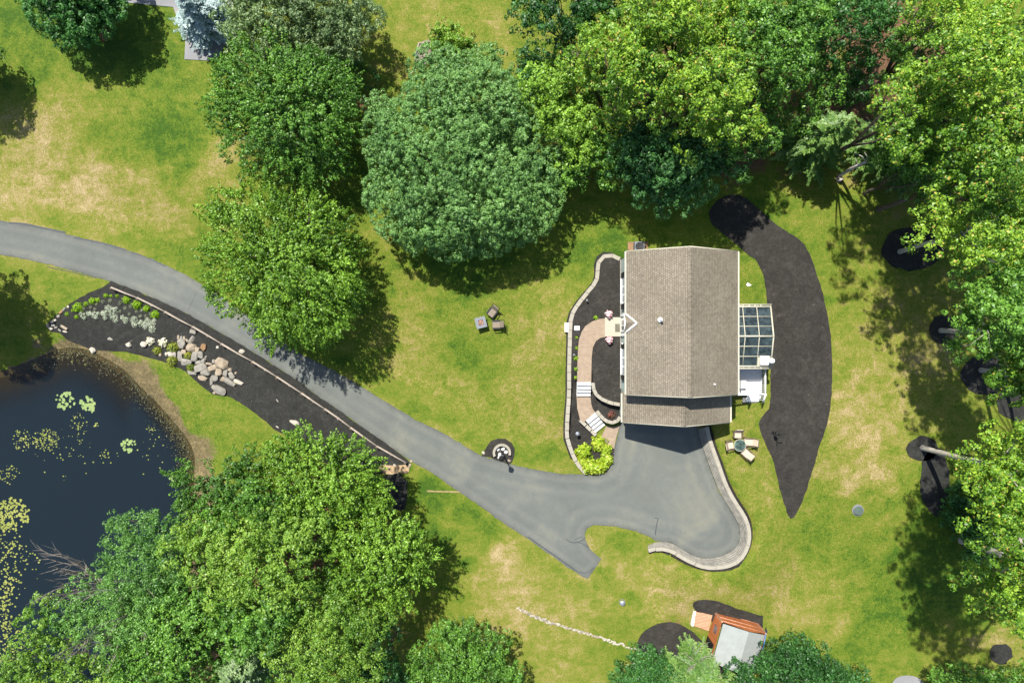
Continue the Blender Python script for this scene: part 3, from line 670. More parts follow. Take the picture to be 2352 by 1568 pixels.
def flight(label, A, B, Cc, D, z0, z1, n):
    """A,B top edge, D,C bottom edge (plan)."""
    th = thing('garden_steps', label, 'steps', (W(*A, z0).x, W(*A, z0).y, z1))
    A, B = W(*A, z0), W(*B, z0); D, E = W(*D, z1), W(*Cc, z1)
    for i in range(n):
        z = z0 + (z1-z0)*(i+.0)/n
        t0, t1 = i/n, (i+1)/n
        p = [A.lerp(D, t0), B.lerp(E, t0), B.lerp(E, t1), A.lerp(D, t1)]
        dn = (D-A).to_2d().normalized()*.015
        MB().prism([(p[0].x, p[0].y), (p[1].x, p[1].y), (p[2].x+dn.x, p[2].y+dn.y), (p[3].x+dn.x, p[3].y+dn.y)], z-.07, z).build('tread', M['step'], th)
        q = [A.lerp(D, t0+.03), B.lerp(E, t0+.03), B.lerp(E, t1-.07), A.lerp(D, t1-.07)]
        MB().prism([(v.x, v.y) for v in q], z1-.1, z-.072).build('riser', M['shutter'], th)
flight('upper flight of white granite steps in the tan paver walk', (1325,876), (1357.5,877), (1356,908.5), (1324,908.5), 1.50, .80, 4)
flight('lower flight of white granite steps set at an angle beside the stone coping', (1345,965), (1367,947), (1389,975), (1367,992.5), .80, .06, 4)

# ---------------------------------------------------------------- house
def house():
    th = thing('house', 'grey brown shingled ranch house with a lower garage wing and a glazed sunroom', 'house', (11.8, 1.3, 0))
    XW, XE, YN, YS, YG = 7.93, 15.70, 6.25, -3.68, -5.80
    XR = (XW+XE)/2
    def roof(y0, y1, ze, zr, t=.14):
        mb = MB()
        for s, xe in ((-1, XW), (1, XE)):
            vs = [(xe,y0,ze),(xe,y1,ze),(XR,y1,zr),(XR,y0,zr)]
            vs += [(x, y, z-t) for x, y, z in vs]
            f = [(0,1,2,3),(7,6,5,4),(0,4,5,1),(1,5,6,2),(3,2,6,7),(0,3,7,4)]
            mb.add(vs, f if s > 0 else [q[::-1] for q in f])
        return mb
    r = roof(YS, YN, 4.8, 7.1).build('roof', M['shingle'], th)
    g = roof(YG, YS+.12, 3.15, 5.45).build('roof', M['shingle'], th)
    for (y0, y1, zr, par) in ((YS-.01, YN+.01, 7.1, r), (YG-.01, YS-.02, 5.45, g)):
        n = int((y1-y0)/.3); mb = MB()
        for i in range(n):
            a, b = y0+(y1-y0)*i/n, y0+(y1-y0)*(i+.94)/n; h = zr+.025+.012*(i % 2)
            for s in (-1, 1):
                vs = [(XR,a,h),(XR,b,h),(XR+s*.17,b,h-.11),(XR+s*.17,a,h-.11)]
                vs += [(x, y, z-.03) for x, y, z in vs]
                f = [(0,1,2,3),(7,6,5,4),(0,4,5,1),(1,5,6,2),(2,6,7,3),(3,7,4,0)]
                mb.add(vs, [q[::-1] for q in f] if s > 0 else f)
        mb.build('ridge_cap', M['shingle'], par)
    # fascia, rakes and gutters
    tr = MB()
    for (y0, ze, zr, yy) in ((YN, 4.8, 7.1, YN+.02), (YS, 4.8, 7.1, YS-.02), (YG, 3.15, 5.45, YG-.02)):
        for s, xe in ((-1, XW), (1, XE)):
            MB().tube([(xe, yy, ze-.08), (XR, yy, zr-.08)], .06, 4).build('rake_board', M['cream'], th)
    for nm, x, y0, y1, z in (('gutter', XW-.05, YS, YN, 4.76), ('gutter', XE+.05, YS, YN, 4.76), ('gutter', XW-.05, YG, YS-.05, 3.1), ('gutter', XE+.05, YG, YS-.05, 3.1)):
        MB().box((x, (y0+y1)/2, z), (.1, y1-y0, .1)).build(nm, M['cream'], th)
    # walls
    def gable_wall(y0, y1, x0, x1, z0, ze, zr):
        mb = MB(); P = [(x0,z0),(x1,z0),(x1,ze),(XR,zr),(x0,ze)]
        vs = [(x,y0,z) for x,z in P]+[(x,y1,z) for x,z in P]; n = 5
        mb.add(vs, [tuple(range(n)), tuple(range(n,2*n))[::-1]]+[((i+1)%n, i, n+i, n+(i+1)%n) for i in (0,1,4)])
        return mb
    gable_wall(YS+.15, YN-.2, XW+.2, XE-.2, -.4, 4.66, 6.82).build('wall', M['siding'], th)
    gable_wall(YG+.25, YS+.14, XW+.2, XE-.2, -.4, 3.0, 5.15).build('wall', M['siding'], th)
    mb = MB().box((XW+.15, 1.3, 1.25), (.08, 9.6, .5)); mb.build('foundation', M['cobble'], th)
    # west windows with dark shutters
    xw = XW+.2
    def yy(v, z=3.0): return (784-v)*(H-z)/H/PX
    for (a, b) in ((637, 695), (800, 861)):
        ya, yb = yy(a), yy(b); c = (ya+yb)/2; w = ya-yb
        wd = MB().box((xw-.02, c, 2.9), (.10, w, 1.6)).build('window', M['white'], th)
        n = 3
        for i in range(n):
            y = yb + w*(i+.5)/n
            MB().box((xw-.075, y, 2.9), (.02, w/n-.16, 1.4)).build('pane', M['sky_painted_glass'], wd)
        MB().box((xw-.08, c, 2.06), (.12, w+.02, .06)).build('sill', M['white'], wd)
    for a in (630.5, 703.5, 794.5, 867): MB().box((xw-.06, yy(a), 2.9), (.13, .36, 1.6)).build('shutter', M['shutter'], th)
    # front door and little gabled entry roof
    yd = yy(746, 2.6)
    d = MB().box((xw-.03, yd, 2.6), (.08, 1.0, 2.1)).build('door', M['white'], th)
    for k in (-1, 1): MB().box((xw-.09, yd+k*.2, 2.9), (.03, .24, 1.2)).build('pane', M['wglass'], d)
    for k in (-1, 1): MB().box((xw-.04, yd+k*.72, 2.6), (.10, .18, 2.15)).build('door_trim', M['white'], th)
    MB().box((xw-.06, yd, 1.49), (.28, 1.2, .1)).build('threshold', M['shutter'], th)
    yr = yy(742, 4.9)
    xi = XW+.62; zi = 4.8+.62*2.3/3.885+.03
    hw = .60
    mb = MB()
    for s in (-1, 1):
        vs = [(XW-.12, yr, zi), (xi, yr, zi), (XW+.02, yr+s*hw, 4.84), (XW-.12, yr+s*hw, 4.80)]
        vs += [(x, y, z-.06) for x, y, z in vs]
        f = [(0,1,2,3),(7,6,5,4),(0,4,5,1),(1,5,6,2),(2,6,7,3),(3,7,4,0)]
        mb.add(vs, f if s < 0 else [q[::-1] for q in f])
    er = mb.build('entry_roof', M['shingle'], th)
    for s in (-1, 1):
        MB().tube([(XW-.02, yr+s*(hw+.03), 4.86), (xi+.05, yr, zi+.06)], .062, 6).build('rake_board', M['white'], er)
        MB().tube([(XW-.14, yr+s*hw, 4.82), (XW-.14, yr, zi+.02)], .035, 6).build('rake_board', M['white'], er)
    for yv in (696, 789):
        MB().lathe((xw-.14, yy(yv), 2.7), [(.02,0),(.07,.03),(.06,.24),(.02,.3)], 8).build('wall_lantern', M['white'], th)
    # vents on the roof
    p = W(1518.4, 734, 6.4)
    v = MB().tube([(p.x, p.y, 5.9), (p.x, p.y, 6.65)], .07, 10).build('vent_pipe', M['white'], th)
    MB().lathe((p.x, p.y, 6.14), [(.17,0),(.17,.03),(.1,.06)], 10).build('flashing', M['white'], v)
    p = W(1641, 882, 6.0)
    v = MB().tube([(p.x, p.y, 5.4), (p.x, p.y, 6.15)], .05, 10).build('vent_pipe', M['white'], th)
    # garage doors on the south side
    for x in (XW+2.1, XE-2.1):
        gd = MB().box((x, YG+.23, 1.15), (2.7, .08, 2.3)).build('garage_door', M['white'], th)
        for k in range(4): MB().box((x-1.0+.67*k, YG+.18, 1.95), (.5, .03, .28)).build('pane', M['wglass'], gd)
    # sunroom
    x0, x1, y0, y1, yr = XE-.3, 552/PX, -53/PX, 74/PX, 11/PX
    ze, zr = 3.7, 4.25
    sr = MB()
    sr.box(((x0+x1)/2, (y0+y1)/2, 1.2), (x1-x0-.2, y1-y0-.2, .5))
    base = sr.build('sunroom_base', M['cream'], th)
    fr = MB()
    def zy(y): return zr - (zr-ze)*abs(y-yr)/(y1-yr if y > yr else yr-y0)
    ys = [y1, y1-(y1-yr)/3, y1-(y1-yr)*2/3, yr, yr-(yr-y0)/3, yr-(yr-y0)*2/3, y0]
    xs = [x0, x0+(x1-x0)/3, x0+(x1-x0)*2/3, x1]
    for k in (0,):
        pass
    for x in xs:
        fr.tube([(x, y1, ze), (x, yr, zr), (x, y0, ze)], .065 if x == x1 else .038, 4)
    for y in ys: fr.tube([(x0, y, zy(y)+.002), (x1+.03, y, zy(y)+.002)], .075 if y == yr else (.065 if y in (y0, y1) else .032), 4)
    for x in (x0+.3, x0+.9, x0+1.5, x0+2.1, x1):
        for y in (y0, y1): fr.tube([(x, y+(.06 if y == y1 else -.06), 1.2), (x, y+(.06 if y == y1 else -.06), ze)], .05, 4)
    for y in ys[1:-1]: fr.tube([(x1, y, 1.2), (x1, y, zy(y))], .05, 4)
    for y in (y1+.16, y0-.16): fr.tube([(x0, y, ze-.04), (x1+.08, y, ze-.04)], .05, 4)
    for y, s in ((y1, 1), (y0, -1)):
        for k in range(6): fr.box((x0+.2+k*.42, y+s*.08, ze-.02), (.06, .2, .06))
    f = fr.build('sunroom_frame', M['cream'], th)
    for i in range(3):
        for j in range(6):
            ya, yb = ys[j], ys[j+1]; xa, xb = xs[i], xs[i+1]
            vs = [(xa, yb, zy(yb)-.03), (xb, yb, zy(yb)-.03), (xb, ya, zy(ya)-.03), (xa, ya, zy(ya)-.03)]
            vs += [(x, y, z-.02) for x, y, z in vs]
            m = M['cream'] if (i == 2 and j == 5) else M['glass']
            MB().add(vs, [(0,1,2,3),(7,6,5,4),(0,4,5,1),(1,5,6,2),(2,6,7,3),(3,7,4,0)]).build('roof_panel' if m is M['cream'] else 'glass_pane', m, f)
    for x, sx, y, sy in ((x1+.01, .02, (y0+y1)/2, y1-y0-.1), ((x0+x1)/2, x1-x0-.1, y1, .02), ((x0+x1)/2, x1-x0-.1, y0, .02)):
        MB().box((x, y, 2.55), (sx, sy, 2.2)).build('side_glass', M['glass'], f)
    p = W(1758, 828, 3.95)
    v = MB().box((p.x-.05, p.y+.02, 3.93), (.62, .62, .10)).build('roof_vent', M['white'], th)
    MB().lathe((p.x+.26, p.y, 3.98), [(.05,0),(.05,.42),(.17,.46),(.19,.56),(.13,.68),(.03,.72)], 14).build('vent_cap', M['white'], v)
house()

def deck():
    z = 1.75
    A = W(1697, 842, z); B = W(1748, 905, z)
    x0, x1, y1, y0 = 15.5, B.x, A.y+.1, B.y
    th = thing('deck', 'white board deck with baluster rails and two steps behind the house', 'deck', ((x0+x1)/2, (y0+y1)/2, 1.2))
    MB().box(((x0+x1)/2, (y0+y1)/2, z-.06), (x1-x0, y1-y0, .12)).build('deck_floor', M['deckw'], th)
    MB().box(((x0+x1)/2, (y0+y1)/2, 1.25), (x1-x0-.1, y1-y0-.1, .7)).build('skirt', M['black'], th)
    zt = z+.95
    def rail(ax, ay, bx, by, z0=z, z1=z, n=None):
        r = MB().tube([(ax, ay, z0+.95), (bx, by, z1+.95)], .065, 4)
        r.tube([(ax, ay, z0+.12), (bx, by, z1+.12)], .035, 4)
        o = r.build('railing', M['white'], th)
        n = n or int(math.hypot(bx-ax, by-ay)/.13); bb = MB()
        for k in range(1, n):
            t = k/n; bb.box((ax+(bx-ax)*t, ay+(by-ay)*t, (z0+(z1-z0)*t)+.52), (.035, .035, .82))
        bb.build('balusters', M['white'], o)
    rail(x1-.03, y1, x1-.03, y0)
    sx0 = W(1717, 905, z).x
    rail(x0+.2, y0+.04, sx0, y0+.04)
    for x, y in ((x1-.03, y0+.03), (sx0, y0+.03), (x1-.03, y1)): MB().box((x, y, z+.5), (.11, .11, 1.08)).build('post', M['white'], th)
    for k in range(2): MB().box(((sx0+x1)/2, y0-.16-.28*k, z-.18*(k+1)-.02), (x1-sx0-.08, .27, .06)).build('step', M['white'], th)
    rail(x1-.03, y0, x1-.03, y0-.55, z, z-.45, 4); rail(sx0, y0, sx0, y0-.55, z, z-.45, 4)
    p = W(1722, 916, 1.0); gg = gz1(p.x, p.y)
    q = W(1725, 918, gg)
    o = MB().box((q.x, q.y, gg+.03), (1.3, .42, .06)).build('stepping_slab', M['asphalt2'], loc=(q.x, q.y, gg)); tag(o, 'grey slab on the grass at the foot of the white deck steps', 'slab')
    ch = thing('deck_chair', 'white chair on the deck beside the house wall', 'chair', (W(1702, 882, z).x, W(1702, 882, z).y, z))
    MB().box((0, 0, .4), (.5, .5, .06)).build('seat', M['white'], ch, world=False)
    MB().box((-.25, 0, .68), (.05, .5, .55)).build('backrest', M['white'], ch, world=False)
    for a in (-.22, .22):
        for b in (-.22, .22): MB().box((a, b, .19), (.04, .04, .38)).build('leg', M['white'], ch, world=False)
deck()

# air conditioner by the north wall
g = G(1464.7, 569); th = thing('air_conditioner', 'dark boxy air conditioner unit with round fan by the north wall of the house', 'air conditioner', tuple(g))
MB().box((0,0,.04), (1.5, .85, .08)).build('brick_pad', M['rockB'], th, world=False)
c = MB().box((0,0,.42), (.7,.7,.68)).build('casing', M['slate'], th, world=False)
MB().lathe((0,0,.76), [(.30,0),(.31,.02),(.29,.04),(.02,.03)], 20).build('fan_grille', M['black'], th, world=False)

# ---------------------------------------------------------------- furniture
def place(th, parts, rz):
    th.rotation_euler = (0, 0, rz)
def fire_table():
    g = G(1105.2, 741); th = thing('fire_table', 'square slate-topped fire table with copper coloured glass in its centre, on the lawn', 'fire table', tuple(g), math.radians(14))
    MB().box((0,0,.26), (.62,.68,.5)).build('base', M['black'], th, world=False)
    t = MB()
    for c, s in (((0,.30,.55),(.80,.22,.07)), ((0,-.30,.55),(.80,.22,.07)), ((.29,0,.55),(.22,.379,.07)), ((-.29,0,.55),(.22,.379,.07))): t.box(c, s)
    t.build('table_top', M['slate'], th, world=False)
    b = MB().box((0,0,.53), (.355,.375,.04)).build('burner_tray', M['black'], th, world=False)
    r = MB()
    for i in range(60):
        r.box((random.uniform(-.15,.15), random.uniform(-.16,.16), .565), (.045,.04,.03), random.random()*3)
    r.build('fire_glass', M['copper'], b, world=False)
    o = MB().tube([(.07*math.cos(a), .07*math.sin(a), .60) for a in np.linspace(0, 6.3, 14)], .016, 6).build('burner_ring', M['rockW'], b, world=False)
fire_table()
def armchair(name, label, x, y, rz, fab, fr, w=.60, d=.56, group=None, back=.30, cat='chair'):
    g = G(x, y); th = thing(name, label, cat, tuple(g), rz, group)      # faces local -X... back at +X
    MB().box((0,0,.40), (d, w-.12, .10)).build('seat', fab, th, world=False)
    MB().box((d/2+back/2-.04, 0, .62), (.07, w-.14, .55), ry=.50).build('backrest', fab, th, world=False)
    f = MB(); 
    for s in (-1, 1):
        f.box((.03, s*(w/2), .58), (d+.06, .06, .04)); f.tube([(d/2-.02, s*w/2, .35), (d/2+back+.02, s*w/2, .90)], .022, 6)
        f.tube([(-d/2, s*(w/2+.0), .03), (d/2, s*(w/2), .03)], .022, 6)
    f.box((0,0,.335), (d+.02, w-.02, .03)); f.tube([(d/2+back+.02, -w/2, .90), (d/2+back+.02, w/2, .90)], .022, 6)
    f.build('frame', fr, th, world=False)
    for a in (-d/2+.03, d/2-.03):
        for s in (-1, 1): MB().tube([(a, s*w/2, 0), (a, s*w/2, .58)], .022, 6).build('leg', fr, th, world=False)
R = math.radians
armchair('patio_chair', 'taupe armchair turned to the fire table, the one farther up the lawn towards the trees', 1130, 718.5, R(52), M['taupe'], M['black'], group='chairs by the fire table')
armchair('patio_chair', 'taupe armchair square to the right side of the fire table', 1140, 745.5, R(2), M['taupe'], M['black'], group='chairs by the fire table')
armchair('dining_chair', 'beige cushioned chair on the house side of the round glass table', 1690.5, 996, R(88), M['cushion'], M['barkd'], .62, .50, 'chairs round the glass table', .10)
armchair('dining_chair', 'beige cushioned chair on the driveway side of the round glass table', 1672.5, 1020.5, R(190), M['cushion'], M['barkd'], .62, .50, 'chairs round the glass table', .10)
armchair('dining_chair', 'long beige reclining chair on the mulch side of the round glass table', 1715.5, 1013, R(-4), M['cushion'], M['barkd'], .60, .66, 'chairs round the glass table', .22)
armchair('dining_chair', 'beige cushioned chair set diagonally on the open lawn side of the round glass table', 1709, 1038, R(-42), M['cushion'], M['barkd'], .60, .64, 'chairs round the glass table', .18)
g = G(1692.5, 1019); th = thing('glass_table', 'round green glass patio table between four beige chairs', 'table', tuple(g))
MB().lathe((0,0,.68), [(.42,0),(.44,.01),(.44,.03),(.42,.04)], 28).build('table_top', M['tglass'], th, world=False)
MB().tube([(.44*math.cos(a), .44*math.sin(a), .70) for a in np.linspace(0, 2*math.pi, 29)], .02, 6).build('rim', M['cream'], th, world=False)
for k in range(4): MB().tube([(.32*math.cos(k*1.571+.4), .32*math.sin(k*1.571+.4), 0), (.25*math.cos(k*1.571+.4), .25*math.sin(k*1.571+.4), .68)], .02, 6).build('leg', M['cream'], th, world=False)

# ---------------------------------------------------------------- rocks
def rock(label, x, y, w, h, ang, mat, name='boulder', group=None, hz=.5, sink=.25, dz=0.0, zfix=None):
    """w, h in plan units."""
    p = G(x, y); s = 1/PX; z = p.z if zfix is None else zfix
    a, b = w*s/2, h*s/2; c = min(a, b)*hz*1.6
    bm = bmesh.new()
    n = 22
    for i in range(n):
        th_ = random.random()*2*math.pi; u = random.uniform(-.8, 1); q = math.sqrt(max(0, 1-u*u))
        e = .8 + .2*random.random()
        cx, sx = math.cos(th_), math.sin(th_)
        cx = math.copysign(abs(cx)**.7, cx); sx = math.copysign(abs(sx)**.7, sx)
        bm.verts.new((a*q*cx*e, b*q*sx*e, c*min(u, .62+random.uniform(-.08,.08))*e))
    r = bmesh.ops.convex_hull(bm, input=bm.verts)
    bmesh.ops.delete(bm, geom=[v for v in bm.verts if not v.link_faces], context='VERTS')
    bmesh.ops.bevel(bm, geom=list(bm.edges), offset=min(a, b)*.07, segments=1, affect='EDGES')
    bmesh.ops.rotate(bm, verts=bm.verts, matrix=Matrix.Rotation(-math.radians(ang), 3, 'Z'))
    me = bpy.data.meshes.new(name); bm.to_mesh(me); bm.free(); me.materials.append(mat)
    o = bpy.data.objects.new(name, me); C.objects.link(o); o.location = (p.x, p.y, z + c*(1-sink)*.6 + dz)
    return tag(o, label, 'rock', group)
Z7 = lambda X, Y: (99.5+X/4.876, 627.9+Y/4.876)
gy, tn, pl, br = M['rockG'], M['rockT'], M['rockW'], M['rockB']
BO = [(1560,790,95,110,0,gy,'grey boulder at the upper left of the rock pile, below the small pointed stones'),(1665,742,45,100,35,gy,'long thin grey stone leaning towards the timber rail at the top of the rock pile'),(1680,655,70,50,15,gy,'grey stone lying right under the timber rail, topmost of the rock pile'),
 (1668,822,100,115,25,tn,'large pale tan angular boulder below the long thin stone'),(1800,825,60,80,0,br,'orange-brown block at the right of the upper rock pile'),(1732,855,65,80,10,tn,'tan stone just left of the orange-brown block'),(1705,930,80,115,20,gy,'tall grey boulder just right of the yellow grass clump amid the rocks'),(1770,912,65,85,0,gy,'dark grey boulder directly below the orange-brown block'),
 (1453,903,105,65,0,pl,'broad pale flat boulder between two yellow grass clumps'),(1535,925,52,105,-5,gy,'upright narrow grey stone left of the middle grass clump'),(1620,992,135,85,0,gy,'wide grey boulder directly above the lowest yellow grass clump'),(1578,880,60,60,0,tn,'small tan stone above the middle grass clump'),
 (1797,977,75,62,20,gy,'grey boulder in the saddle between the two halves of the rock pile'),(1768,1058,140,100,-12,gy,'large grey flat boulder right of the lowest grass clump'),(1737,1000,65,45,-15,gy,'small grey wedge above the large flat boulder right of the grass'),(1900,1055,125,55,-22,tn,'long tan stone lying aslant under the biggest boulder'),
 (2005,1010,140,125,35,tn,'biggest square tan boulder of the pile, at its upper right'),(1822,1112,105,85,0,gy,'rounded grey boulder at the centre of the lower rock pile'),(1668,1110,115,45,8,gy,'low flat stone on the mulch just below the lowest grass clump'),(1795,1177,105,55,18,tn,'warm tan slab on the lower left edge of the rock pile'),
 (1972,1105,75,85,0,tn,'tan boulder under the biggest square boulder'),(2045,1112,52,100,10,gy,'narrow upright grey stone at the right of the lower pile'),(2095,1077,42,40,0,tn,'small round tan stone right of the biggest boulder'),(2110,1140,55,85,-30,gy,'grey stone second from the right tip of the rock pile'),
 (1922,1172,85,70,0,gy,'grey block in the lower middle of the pile above the standing stone'),(1888,1208,42,95,5,gy,'thin standing grey stone right above the long bottom boulder'),(2088,1212,150,60,33,gy,'long grey slab pointing to the right tip of the pile'),(2192,1215,105,45,22,pl,'pale flat stone at the right tip of the rock pile beside a green sprout'),
 (2022,1180,70,55,0,tn,'small tan stone in the lower middle right of the pile'),(1975,1297,180,90,33,gy,'long rounded grey boulder lowest of the pile, at the grass edge'),(1915,1335,40,38,0,tn,'small tan stone tucked left of the long bottom boulder'),(1852,1010,75,28,10,tn,'flat sliver of tan stone between the upper and lower pile'),(1911,985,32,42,0,gy,'small grey stone left of the biggest square boulder'),
 (1380,901,34,40,0,pl,'small pale stone left of the broad flat boulder'),(1315,910,36,40,20,tn,'small pointed tan stone under the leftmost grass clump'),(962,800,62,56,0,pl,'round pale stone alone on the mulch left of the cream flowers'),(1133,795,72,66,10,pl,'square pale stone on the mulch next to the cream flowers'),(752,732,62,32,15,gy,'small grey stone half sunk in the mulch below the silver plants'),
 (560,862,60,72,-30,pl,'pale boulder at the pond edge below the mulch bed'),(1955,827,38,32,0,pl,'small pale stone alone on the mulch between rock pile and timber rail'),(2225,872,62,46,20,pl,'flat pale stone lying against the road side of the timber rail'),(2157,1115,30,26,0,tn,'tiny tan stone off the right side of the pile'),(1823,935,28,26,0,gy,'tiny stone right of the dark grey boulder'),
 (1515,715,26,50,10,tn,'leftmost small pointed stone at the top of the pile'),(1548,722,26,46,0,gy,'second small pointed stone at the top of the pile'),(1582,728,26,50,-10,tn,'third small pointed stone at the top of the pile'),(1610,750,26,40,-20,tn,'rightmost small pointed stone at the top of the pile'),
 (283,373,28,30,0,pl,'white stone highest in the stone edging at the left tip of the bed'),(233,400,48,20,-50,gy,'narrow grey stone second from the top of the left edging'),(198,436,50,30,-42,br,'brownish stone third from the top of the left edging'),(172,480,42,32,-20,gy,'grey stone fourth from the top of the left edging'),(130,525,42,24,-10,pl,'pale stone in the middle of the left edging'),(95,545,38,26,0,gy,'grey stone inside the left edging above the lowest cluster'),
 (112,580,46,28,10,pl,'pale flat stone in the cluster at the left tip of the bed'),(58,582,34,42,10,tn,'tan stone at the outermost left tip of the bed'),(85,615,56,30,30,pl,'pale slanting stone in the lower left corner of the bed'),(145,607,38,26,0,gy,'small grey stone between the tip cluster and the driftwood stone'),(182,635,42,20,35,gy,'thin grey stone low on the left edging'),(243,650,54,18,15,pl,'thin pale stone at the bottom end of the left edging'),(236,606,95,32,28,tn,'long grey driftwood-like stone near the left tip of the bed')]
for X, Y, w, h, a_, m, lb in BO:
    x, y = Z7(X, Y); rock(lb, x, y, w/4.876*1.26, h/4.876*1.26, a_, m)
for x, y, w, h, a_, m, lb in [(676.6,969,28,14,33,pl,'large flat pale slab alone on the mulch above the pondside trees'),(637,919,13,4.5,62,gy,'thin stone sliver alone on the mulch near the driveway'),(637,980,11,4,30,pl,'small pale stone at the bed edge by the tree tops'),(659,997,10,6,30,pl,'pale edging stone just above the tree tops'),(668,1001,9,5,30,tn,'tan edging stone touching the tree tops'),
    (944.5,1058.5,8,8,0,tn,'round tan stone at the road corner by the rail end'),(940,1069,15,8,-50,tn,'long tan stone at the corner of the gravel by the rail end'),(877,1067,7,6,0,tn,'tan stone at the left end of the gravel strip'),(906,1067,8,5,0,pl,'pale stone on the top edge of the gravel strip'),
    (1110,1039,9.5,9,0,pl,'pale round stone at the left corner of the lamp bed by the driveway'),(1169,1057,9.5,7,25,tn,'tan stone at the right corner of the lamp bed by the driveway')]:
    rock(lb, x, y, w, h, a_, m, hz=.35)
ZL = lambda X, Y: (1095+X/13.655, 987.7+Y/13.655)
for X, Y, w, h, a_, lb in [(665,600,130,120,-10,'flat white stone at the upper left inside the lamp ring'),(822,580,140,130,0,'flat white stone at the top inside the lamp ring'),(915,680,150,130,10,'flat white stone at the right inside the lamp ring'),(718,755,140,150,0,'largest flat white stone just left of the lamp post'),(690,850,100,90,0,'flat white stone nearest the driveway in the lamp bed'),(812,795,90,90,0,'flat white stone right below the lamp post'),(605,700,30,32,0,'tiny white stone at the left inside the lamp ring'),(925,828,36,34,0,'tiny white stone at the lower right inside the lamp ring')]:
    x, y = ZL(X, Y); rock(lb, x, y, w/13.655, h/13.655, a_, M['step'], name='flat_stone', hz=.25)
def ring():
    g = G(1152.9, 1038.5); th = thing('stone_ring', 'raised half ring of pale blocks curving round the lamp post', 'stone ring', tuple(g))
    n = 13
    for i in range(n):
        a0, a1 = math.radians(205-222*i/n), math.radians(205-222*(i+.93)/n)
        r0, r1 = .52, .70
        pl_ = [(r1*math.cos(a0), r1*math.sin(a0)), (r0*math.cos(a0), r0*math.sin(a0)), (r0*math.cos(a1), r0*math.sin(a1)), (r1*math.cos(a1), r1*math.sin(a1))]
        MB().prism(pl_, 0, .30+random.uniform(-.01,.01)).build('block', M['stone_cap'], th, world=False)
ring()
def lamp(label, x, y, h, s=1.0, head='lantern', mat=None, zf=None):
    g = G(x, y) if zf is None else W(x, y, zf); th = thing('lamp_post', label, 'lamp', tuple(g)); m = mat or M['black']
    MB().lathe((0,0,0), [(.09*s,0),(.09*s,.05),(.045*s,.12),(.035*s,h*.72),(.045*s,h*.73)], 12).build('post', m, th, world=False)
    l = MB().lathe((0,0,h*.73), [(.07*s,0),(.10*s,.03),(.17*s,h*.12),(.15*s,h*.125)], 6).build('lantern', m, th, world=False)
    MB().lathe((0,0,h*.73+h*.125), [(.20*s,0),(.10*s,h*.05),(.03*s,h*.07),(.035*s,h*.09),(.0,h*.12)], 6).build('lantern_cap', m, th, world=False)
lamp('black lantern post standing in the ring of white stones by the driveway', 1153.6, 1039, 3.1, 1.15)
lamp('small white-topped garden lantern on the mulch beside the lower steps', 1324, 992, 1.0, .8, mat=M['metal'], zf=.12)
for x, y, z, lb in ((1347,690,1.45,'tiny stake light on the mulch where the long wall bends'),(1317.5,814.5,1.45,'tiny stake light on the mulch beside the tan walkway')):
    p = W(x, y, z); th = thing('path_light', lb, 'lamp', tuple(p))
    MB().tube([(0,0,0),(0,0,.4)], .02, 6).build('stake', M['black'], th, world=False); MB().lathe((0,0,.4), [(.03,0),(.09,.02),(.02,.08)], 8).build('shade', M['metal'], th, world=False)
p = W(1300.8, 752, 1.0); gg = gz1(p.x, p.y)
o = MB().box((0,0,.14), (.30,.68,.28)).build('utility_box', M['white'], loc=None); o.location = (p.x, p.y, max(gg, .9)); tag(o, 'white oblong box set against the outside of the long retaining wall', 'box')
p = W(1325, 753.5, 1.45); o = MB().box((0,0,.05), (.40,.34,.12)).build('square_slab', M['step']); o.location = p; tag(o, 'pale square slab on the mulch inside the long retaining wall', 'slab')
p = G(1720, 654); o = MB().add([(-.2,-.02,.03),(-.05,-.12,.02),(.2,-.03,.04),(.06,.05,.07),(-.12,.16,.04)], [(0,1,3),(1,2,3),(0,3,4)]).add([(-.2,-.02,.0),(-.05,-.12,.0),(.2,-.03,.0),(-.12,.16,.0)],[(3,2,1,0)]).build('paper_scrap', M['white']); o.location = p; tag(o, 'white crumpled scrap lying on the grass east of the roof', 'scrap')
# round lids in the lawn
g = G(1970, 1171); th = thing('septic_lid', 'round grey green lid in a gravel ring on the right lawn', 'lid', tuple(g))
MB().lathe((0,0,0), [(.34,0),(.34,.16),(.31,.19),(.02,.21)], 24).build('cover', M['greenp'], th, world=False); MB().tube([(.35*math.cos(a), .35*math.sin(a), .12) for a in np.linspace(0, 6.283, 25)], .02, 6).build('rim', M['slate'], th, world=False)
g = G(1429, 1382); th = thing('well_cap', 'small shiny metal well cap in the grass below the driveway', 'cap', tuple(g))
MB().lathe((0,0,0), [(.10,0),(.10,.22),(.18,.22),(.19,.27),(.12,.31),(.02,.33)], 16).build('cap', M['metal'], th, world=False); MB().tube([(.22*math.cos(a), .22*math.sin(a), .03) for a in np.linspace(0, 6.283, 19)], .025, 6).build('collar', M['slate'], th, world=False)
# black garden hook on the mulch
g = G(1774, 992); th = thing('garden_hook', 'black iron garden hook with two arms standing on the east mulch strip', 'garden hook', tuple(g))
MB().tube([(0,0,0),(0,0,1.4),(.08,.02,1.62),(.22,.04,1.66),(.3,.05,1.5)], .03, 8).build('pole', M['black'], th, world=False)
MB().tube([(0,0,1.3),(-.06,-.08,1.55),(-.1,-.2,1.55),(-.12,-.26,1.42)], .025, 8).build('arm', M['black'], th, world=False)
MB().lathe((0,0,0), [(.14,0),(.12,.05),(.04,.12)], 10).build('base', M['black'], th, world=False)
MB().lathe((.0,.0,.75), [(.02,0),(.13,.05),(.13,.28),(.03,.36)], 10).build('lantern', M['black'], th, world=False)

